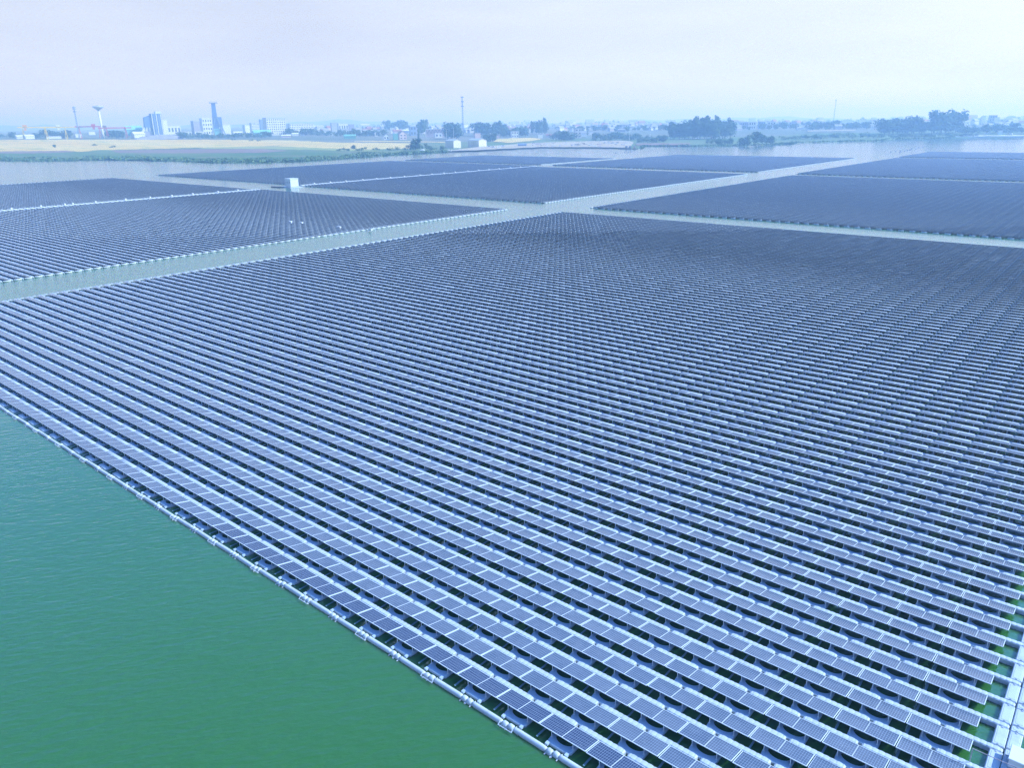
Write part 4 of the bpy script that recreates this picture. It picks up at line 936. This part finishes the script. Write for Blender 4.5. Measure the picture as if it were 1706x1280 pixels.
# water tower
g, s, a = frame_at(172.5, 230); e = empty('water_tower', tuple(g), a); tag(e, 'white mushroom water tower with a wide disc tank beside the red cranes', 'water tower')
mb = MB(); mb.lathe([(2.0 * s, -.5), (1.5 * s, 8 * s), (1.2 * s, 37 * s)], 20); mb.build('shaft', M['white'], e, True)
mb = MB(); mb.lathe([(1.2 * s, 36.8 * s), (4.5 * s, 39 * s), (7.2 * s, 41 * s), (7.0 * s, 41.8 * s), (2.2 * s, 43 * s), (.6 * s, 43.6 * s)], 28); mb.build('tank', M['grey'], e, True)
# gantry cranes
def gantry(u, v, wpx, hpx, colr, cabc, label, legs, cab):
    g, s, a = frame_at(u, v); e = empty('gantry_crane', tuple(g), a); tag(e, label, 'crane', 'gantry cranes')
    x = wpx * s / 2; h = hpx * s
    mb = MB(); mb.box(-x, x, -1.2 * s, -.3 * s, h - 1.5 * s, h); mb.box(-x, x, .3 * s, 1.2 * s, h - 1.5 * s, h); mb.build('bridge_beam', M[colr], e)
    for q in legs:
        mb = MB(); xx = q * x; mb.bar((xx - 1.3 * s, -2.5 * s, 0), (xx, -.8 * s, h - 1.5 * s), .42 * s); mb.bar((xx + 1.3 * s, 2.5 * s, 0), (xx, .8 * s, h - 1.5 * s), .42 * s); mb.bar((xx - 1.3 * s, -2.5 * s, .3 * s), (xx + 1.3 * s, 2.5 * s, .3 * s), .4 * s); mb.build('leg', M[colr], e)
    mb = MB(); mb.box(cab * x - 2.6 * s, cab * x + 2.6 * s, -1.6 * s, 1.6 * s, h + .003, h + 2.6 * s); t = mb.build('trolley', M[cabc], e)
    mb = MB(); mb.box(cab * x - 1.4 * s, cab * x + 1.4 * s, -1 * s, 1 * s, h - 4.6 * s, h - 1.52 * s); mb.build('cabin', M[cabc], t)
gantry(66, 231, 46, 15.5, 'yellow', 'orange', 'yellow gantry crane with an orange trolley at the far left', (-.75, .35), -.62)
gantry(98, 231.5, 44, 16, 'yellow', 'pale', 'yellow gantry crane without orange trolley, right of the other yellow one', (-.6, .45), .1)
gantry(151, 230, 34, 16, 'red', 'red', 'red gantry crane left of the white water tower', (-.7, .75), .35)
gantry(194, 230, 42, 14.5, 'red', 'brown', 'red gantry crane right of the white water tower', (-.5, .65), -.6)
# lattice masts
def mast(u, v, hpx, wpx, label, m, name, arms):
    g, s, a = frame_at(u, v); e = empty(name, tuple(g), a + .4); tag(e, label, 'mast'); h = hpx * s; b = wpx * s / 2
    pts = [(b * math.cos(t), b * math.sin(t)) for t in (0.5, 2.6, 4.7)]
    for x, y in pts:
        mb = MB(); mb.bar((x, y, -.3), (x * .5, y * .5, h), b * .22); mb.build('mast_leg', M[m], e)
    mb = MB(); n_ = 18
    for k in range(n_):
        z0_, z1_ = h * k / n_, h * (k + 1) / n_; q0, q1 = 1 - .5 * k / n_, 1 - .5 * (k + 1) / n_
        for i in range(3):
            A, Bb = pts[i], pts[(i + 1) % 3]; mb.bar((A[0] * q0, A[1] * q0, z0_), (Bb[0] * q1, Bb[1] * q1, z1_), b * .12)
    mb.build('lattice', M[m], e)
    for z in arms:
        mb = MB(); mb.lathe([(b * 1.9, h * z), (b * 1.9, h * z + b * 1.2)], 10); mb.build('antenna_ring', M[m], e)
mast(772, 226, 58, 2.6, 'tall grey lattice telephone mast rising above the trees in the centre', 'bluegrey', 'telephone_mast', (.97, .86, .74))
mast(133, 230.5, 42, 2.2, 'slim grey pole mast between the yellow and the red cranes', 'bluegrey', 'pole_mast', (.9, .95, .82))
mast(1388, 208, 35, 1.3, 'thin faint mast on the horizon left of the arched hall', 'grey', 'horizon_mast', (.95,))
for u, v, hp, lb in ((744.5, 240, 22, 'slim pale lamp post left of the left metal shed'), (756, 236, 21, 'slim pale lamp post just behind the left metal shed'), (1048.5, 235, 18, 'slim white pole at the right end of the gravel yard'), (1083, 237, 17, 'slim pale pole on the bank right of the gravel yard'), (712, 226, 20, 'slim pole beside the zigzag hall')):
    g, s, a = frame_at(u, v); e = empty('lamp_post', tuple(g), a); tag(e, lb, 'lamp post')
    mb = MB(); mb.bar((0, 0, -.2), (0, 0, hp * s), (.28 * s, .16 * s), 0, 8); mb.build('pole', M['pale'], e)
    mb = MB(); mb.bar((0, 0, hp * s), (1.6 * s, 0, hp * s + .3 * s), .14 * s); mb.box(1.3 * s, 2.2 * s, -.25 * s, .25 * s, hp * s + .2 * s, hp * s + .5 * s); mb.build('lamp_arm', M['pale'], e)
# white tent in the reeds
g, s, a = frame_at(704, 252.2); mb = MB(); ring = lambda y, q: [(5 * s * q * math.cos(math.pi * k / 8), y * s, 3.4 * s * q * math.sin(math.pi * k / 8) - .05) for k in range(9)]
mb.loft([ring(-3, .75), ring(-1.5, 1), ring(1.5, 1), ring(3, .75)]); o = mb.build('white_tent', M['white']); o.location = tuple(g); o.rotation_euler = (0, 0, a); tag(o, 'low white dome tent at the edge of the reeds by the dark clump', 'tent')
# yard by the shore: stacks of white float modules, vans, boats
random.seed(14); sm = []
for m_ in ('white', 'stone', 'pale', 'pink', 'brown', 'greyroof'):
    mb = MB()
    for k in range(3): mb.rbox(-1.6, 1.6, -1.0, 1.0, k * .72, k * .72 + .66, .08)
    sm.append(mb.mesh('float_stack', M[m_]))
for i in range(84):
    u = random.uniform(884, 1048); v = random.uniform(238.6 - (u - 884) * .02, 244.4 if u < 1000 else 242.5)
    g, s, a = frame_at(u, v); o = link('float_stack', random.choice(sm), None, (g[0], g[1], g[2] + .18)); o.rotation_euler = (0, 0, a + random.uniform(-.4, .4)); q = random.uniform(.6, 1.5); o.scale = (q * random.uniform(.7, 1.6), q, random.uniform(.35, 1.1))
    lf = 'left' if u < 938 else ('middle' if u < 994 else 'right')
    tag(o, 'stack of float modules and crates in the %s third of the gravel yard' % lf, 'stack', 'float stacks yard ' + lf)
for i in range(22):
    u = random.uniform(745, 772); v = random.uniform(248.6, 252.4)
    g, s, a = frame_at(u, v); o = link('rubble_block', sm[1 if i % 2 else 0], None, (g[0], g[1], g[2] + .18)); o.rotation_euler = (0, 0, random.uniform(0, 3)); q = random.uniform(.4, .9); o.scale = (q, q, q * .6)
    tag(o, 'pale rubble block on the shore below the left metal shed', 'rubble block', 'rubble blocks')
def van(u, v, label, m_='white', q=1.0):
    g, s, a = frame_at(u, v); e = empty('parked_van', (g[0], g[1], g[2] + .2), a + random.uniform(-.5, .5)); e.scale = (q, q, q); tag(e, label, 'van')
    mb = MB(); mb.hexa([(-2.6, -1, .4), (2.6, -1, .4), (2.6, 1, .4), (-2.6, 1, .4)], [(-2.6, -.92, 2.3), (1.5, -.92, 2.3), (1.5, .92, 2.3), (-2.6, .92, 2.3)]); mb.build('van_body', M[m_], e)
    mb = MB(); mb.box(-1.2, 1.2, -1.02, -.93, 1.4, 2.0); mb.build('window', M['glass'], e)
    for x in (-1.6, 1.6):
        for y in (-1, 1):
            mb = MB(); mb.bar((x, y * .85, .36), (x, y * 1.05, .36), .36, 0, 12); mb.build('wheel', M['dark'], e)
for u, v, lb in ((815, 245.6, 'white van parked on the shore, left end of the row right of the sheds'), (822, 246.4, 'white van on the shore, second right of the metal sheds'), (831, 247.3, 'white van nearest the water right of the metal sheds'), (838, 244.6, 'white van at the left end of the gravel yard'), (1643, 223.6, 'white van left of the small open shed on the right quay'), (1649, 222.3, 'white van behind the first one on the right quay'), (1684, 224, 'white van at the right end of the right quay')):
    van(u, v, lb, 'white', 1.25)
g, s, a = frame_at(870, 243.6); e = empty('storage_tent', (g[0], g[1], g[2] + .2), a); tag(e, 'low dark blue tarpaulin shelter at the left of the gravel yard', 'shelter')
mb = MB(); mb.box(-7 * s, 7 * s, 0, 5 * s, 0, 3 * s); mb.build('wall', M['bluegrey'], e); mb = MB(); mb.hexa([(-7.4 * s, -.4 * s, 3 * s + .003), (7.4 * s, -.4 * s, 3 * s + .003), (7.4 * s, 5.4 * s, 3 * s + .003), (-7.4 * s, 5.4 * s, 3 * s + .003)], [(-7 * s, 2 * s, 4.2 * s), (7 * s, 2 * s, 4.2 * s), (7 * s, 3 * s, 4.2 * s), (-7 * s, 3 * s, 4.2 * s)]); mb.build('roof', M['bluegrey'], e)
# work barge at the point
g, s, a = frame_at(1051, 248.4, 0); e = empty('work_barge', (g[0], g[1], 0), a); tag(e, 'low brown work barge with small cabins moored at the end of the yard', 'barge')
mb = MB(); mb.hexa([(-16 * s, -1.5 * s, -.4), (10 * s, -1.5 * s, -.4), (10 * s, 1.5 * s, -.4), (-16 * s, 1.5 * s, -.4)], [(-17 * s, -1.8 * s, 1.3), (12 * s, -1.8 * s, 1.3), (12 * s, 1.8 * s, 1.3), (-17 * s, 1.8 * s, 1.3)]); mb.build('hull', M['brown'], e)
for x in (-7, -1.5, 5.5):
    mb = MB(); mb.box((x - 1.8) * s, (x + 1.8) * s, -.9 * s, .9 * s, 1.3, 1.3 + 3.6 * s); mb.build('cabin', M['lilac' if x < 0 else 'pink'], e)
# quay wall on the right
pts = [at(u, v, 0) for u, v in ((1592, 229.3), (1650, 228.7), (1720, 228.3), (1800, 227.5))]
mb = MB()
for A, Bb in zip(pts[:-1], pts[1:]):
    mb.hexa([(A[0], A[1], -.6), (Bb[0], Bb[1], -.6), (Bb[0] * 1.006, Bb[1] * 1.006, -.6), (A[0] * 1.006, A[1] * 1.006, -.6)], [(A[0], A[1], 2.4), (Bb[0], Bb[1], 2.4), (Bb[0] * 1.006, Bb[1] * 1.006, 2.4), (A[0] * 1.006, A[1] * 1.006, 2.4)])
o = mb.build('quay_wall', M['grey']); tag(o, 'straight grey quay wall along the water at the far right', 'quay wall')

# ------------------------------------------------------------------ haze
mb = MB(); mb.box(-13000, 13000, -13000, 13000, -2, 150); hz = mb.build('haze', None if False else M['water'])
hm_ = bpy.data.materials.new('haze_air'); hm_.use_nodes = True; t_ = hm_.node_tree; t_.nodes.clear()
pv = t_.nodes.new('ShaderNodeVolumePrincipled'); pv.inputs['Color'].default_value = (0.42, 0.66, 1.0, 1); pv.inputs['Absorption Color'].default_value = (1, 1, 1, 1); pv.inputs['Density'].default_value = 0.00039; pv.inputs['Anisotropy'].default_value = 0.2
ou = t_.nodes.new('ShaderNodeOutputMaterial'); t_.links.new(pv.outputs[0], ou.inputs['Volume'])
hz.data.materials.clear(); hz.data.materials.append(hm_); tag(hz, 'pale blue haze over the lake and the far shore', 'haze', None, 'stuff')
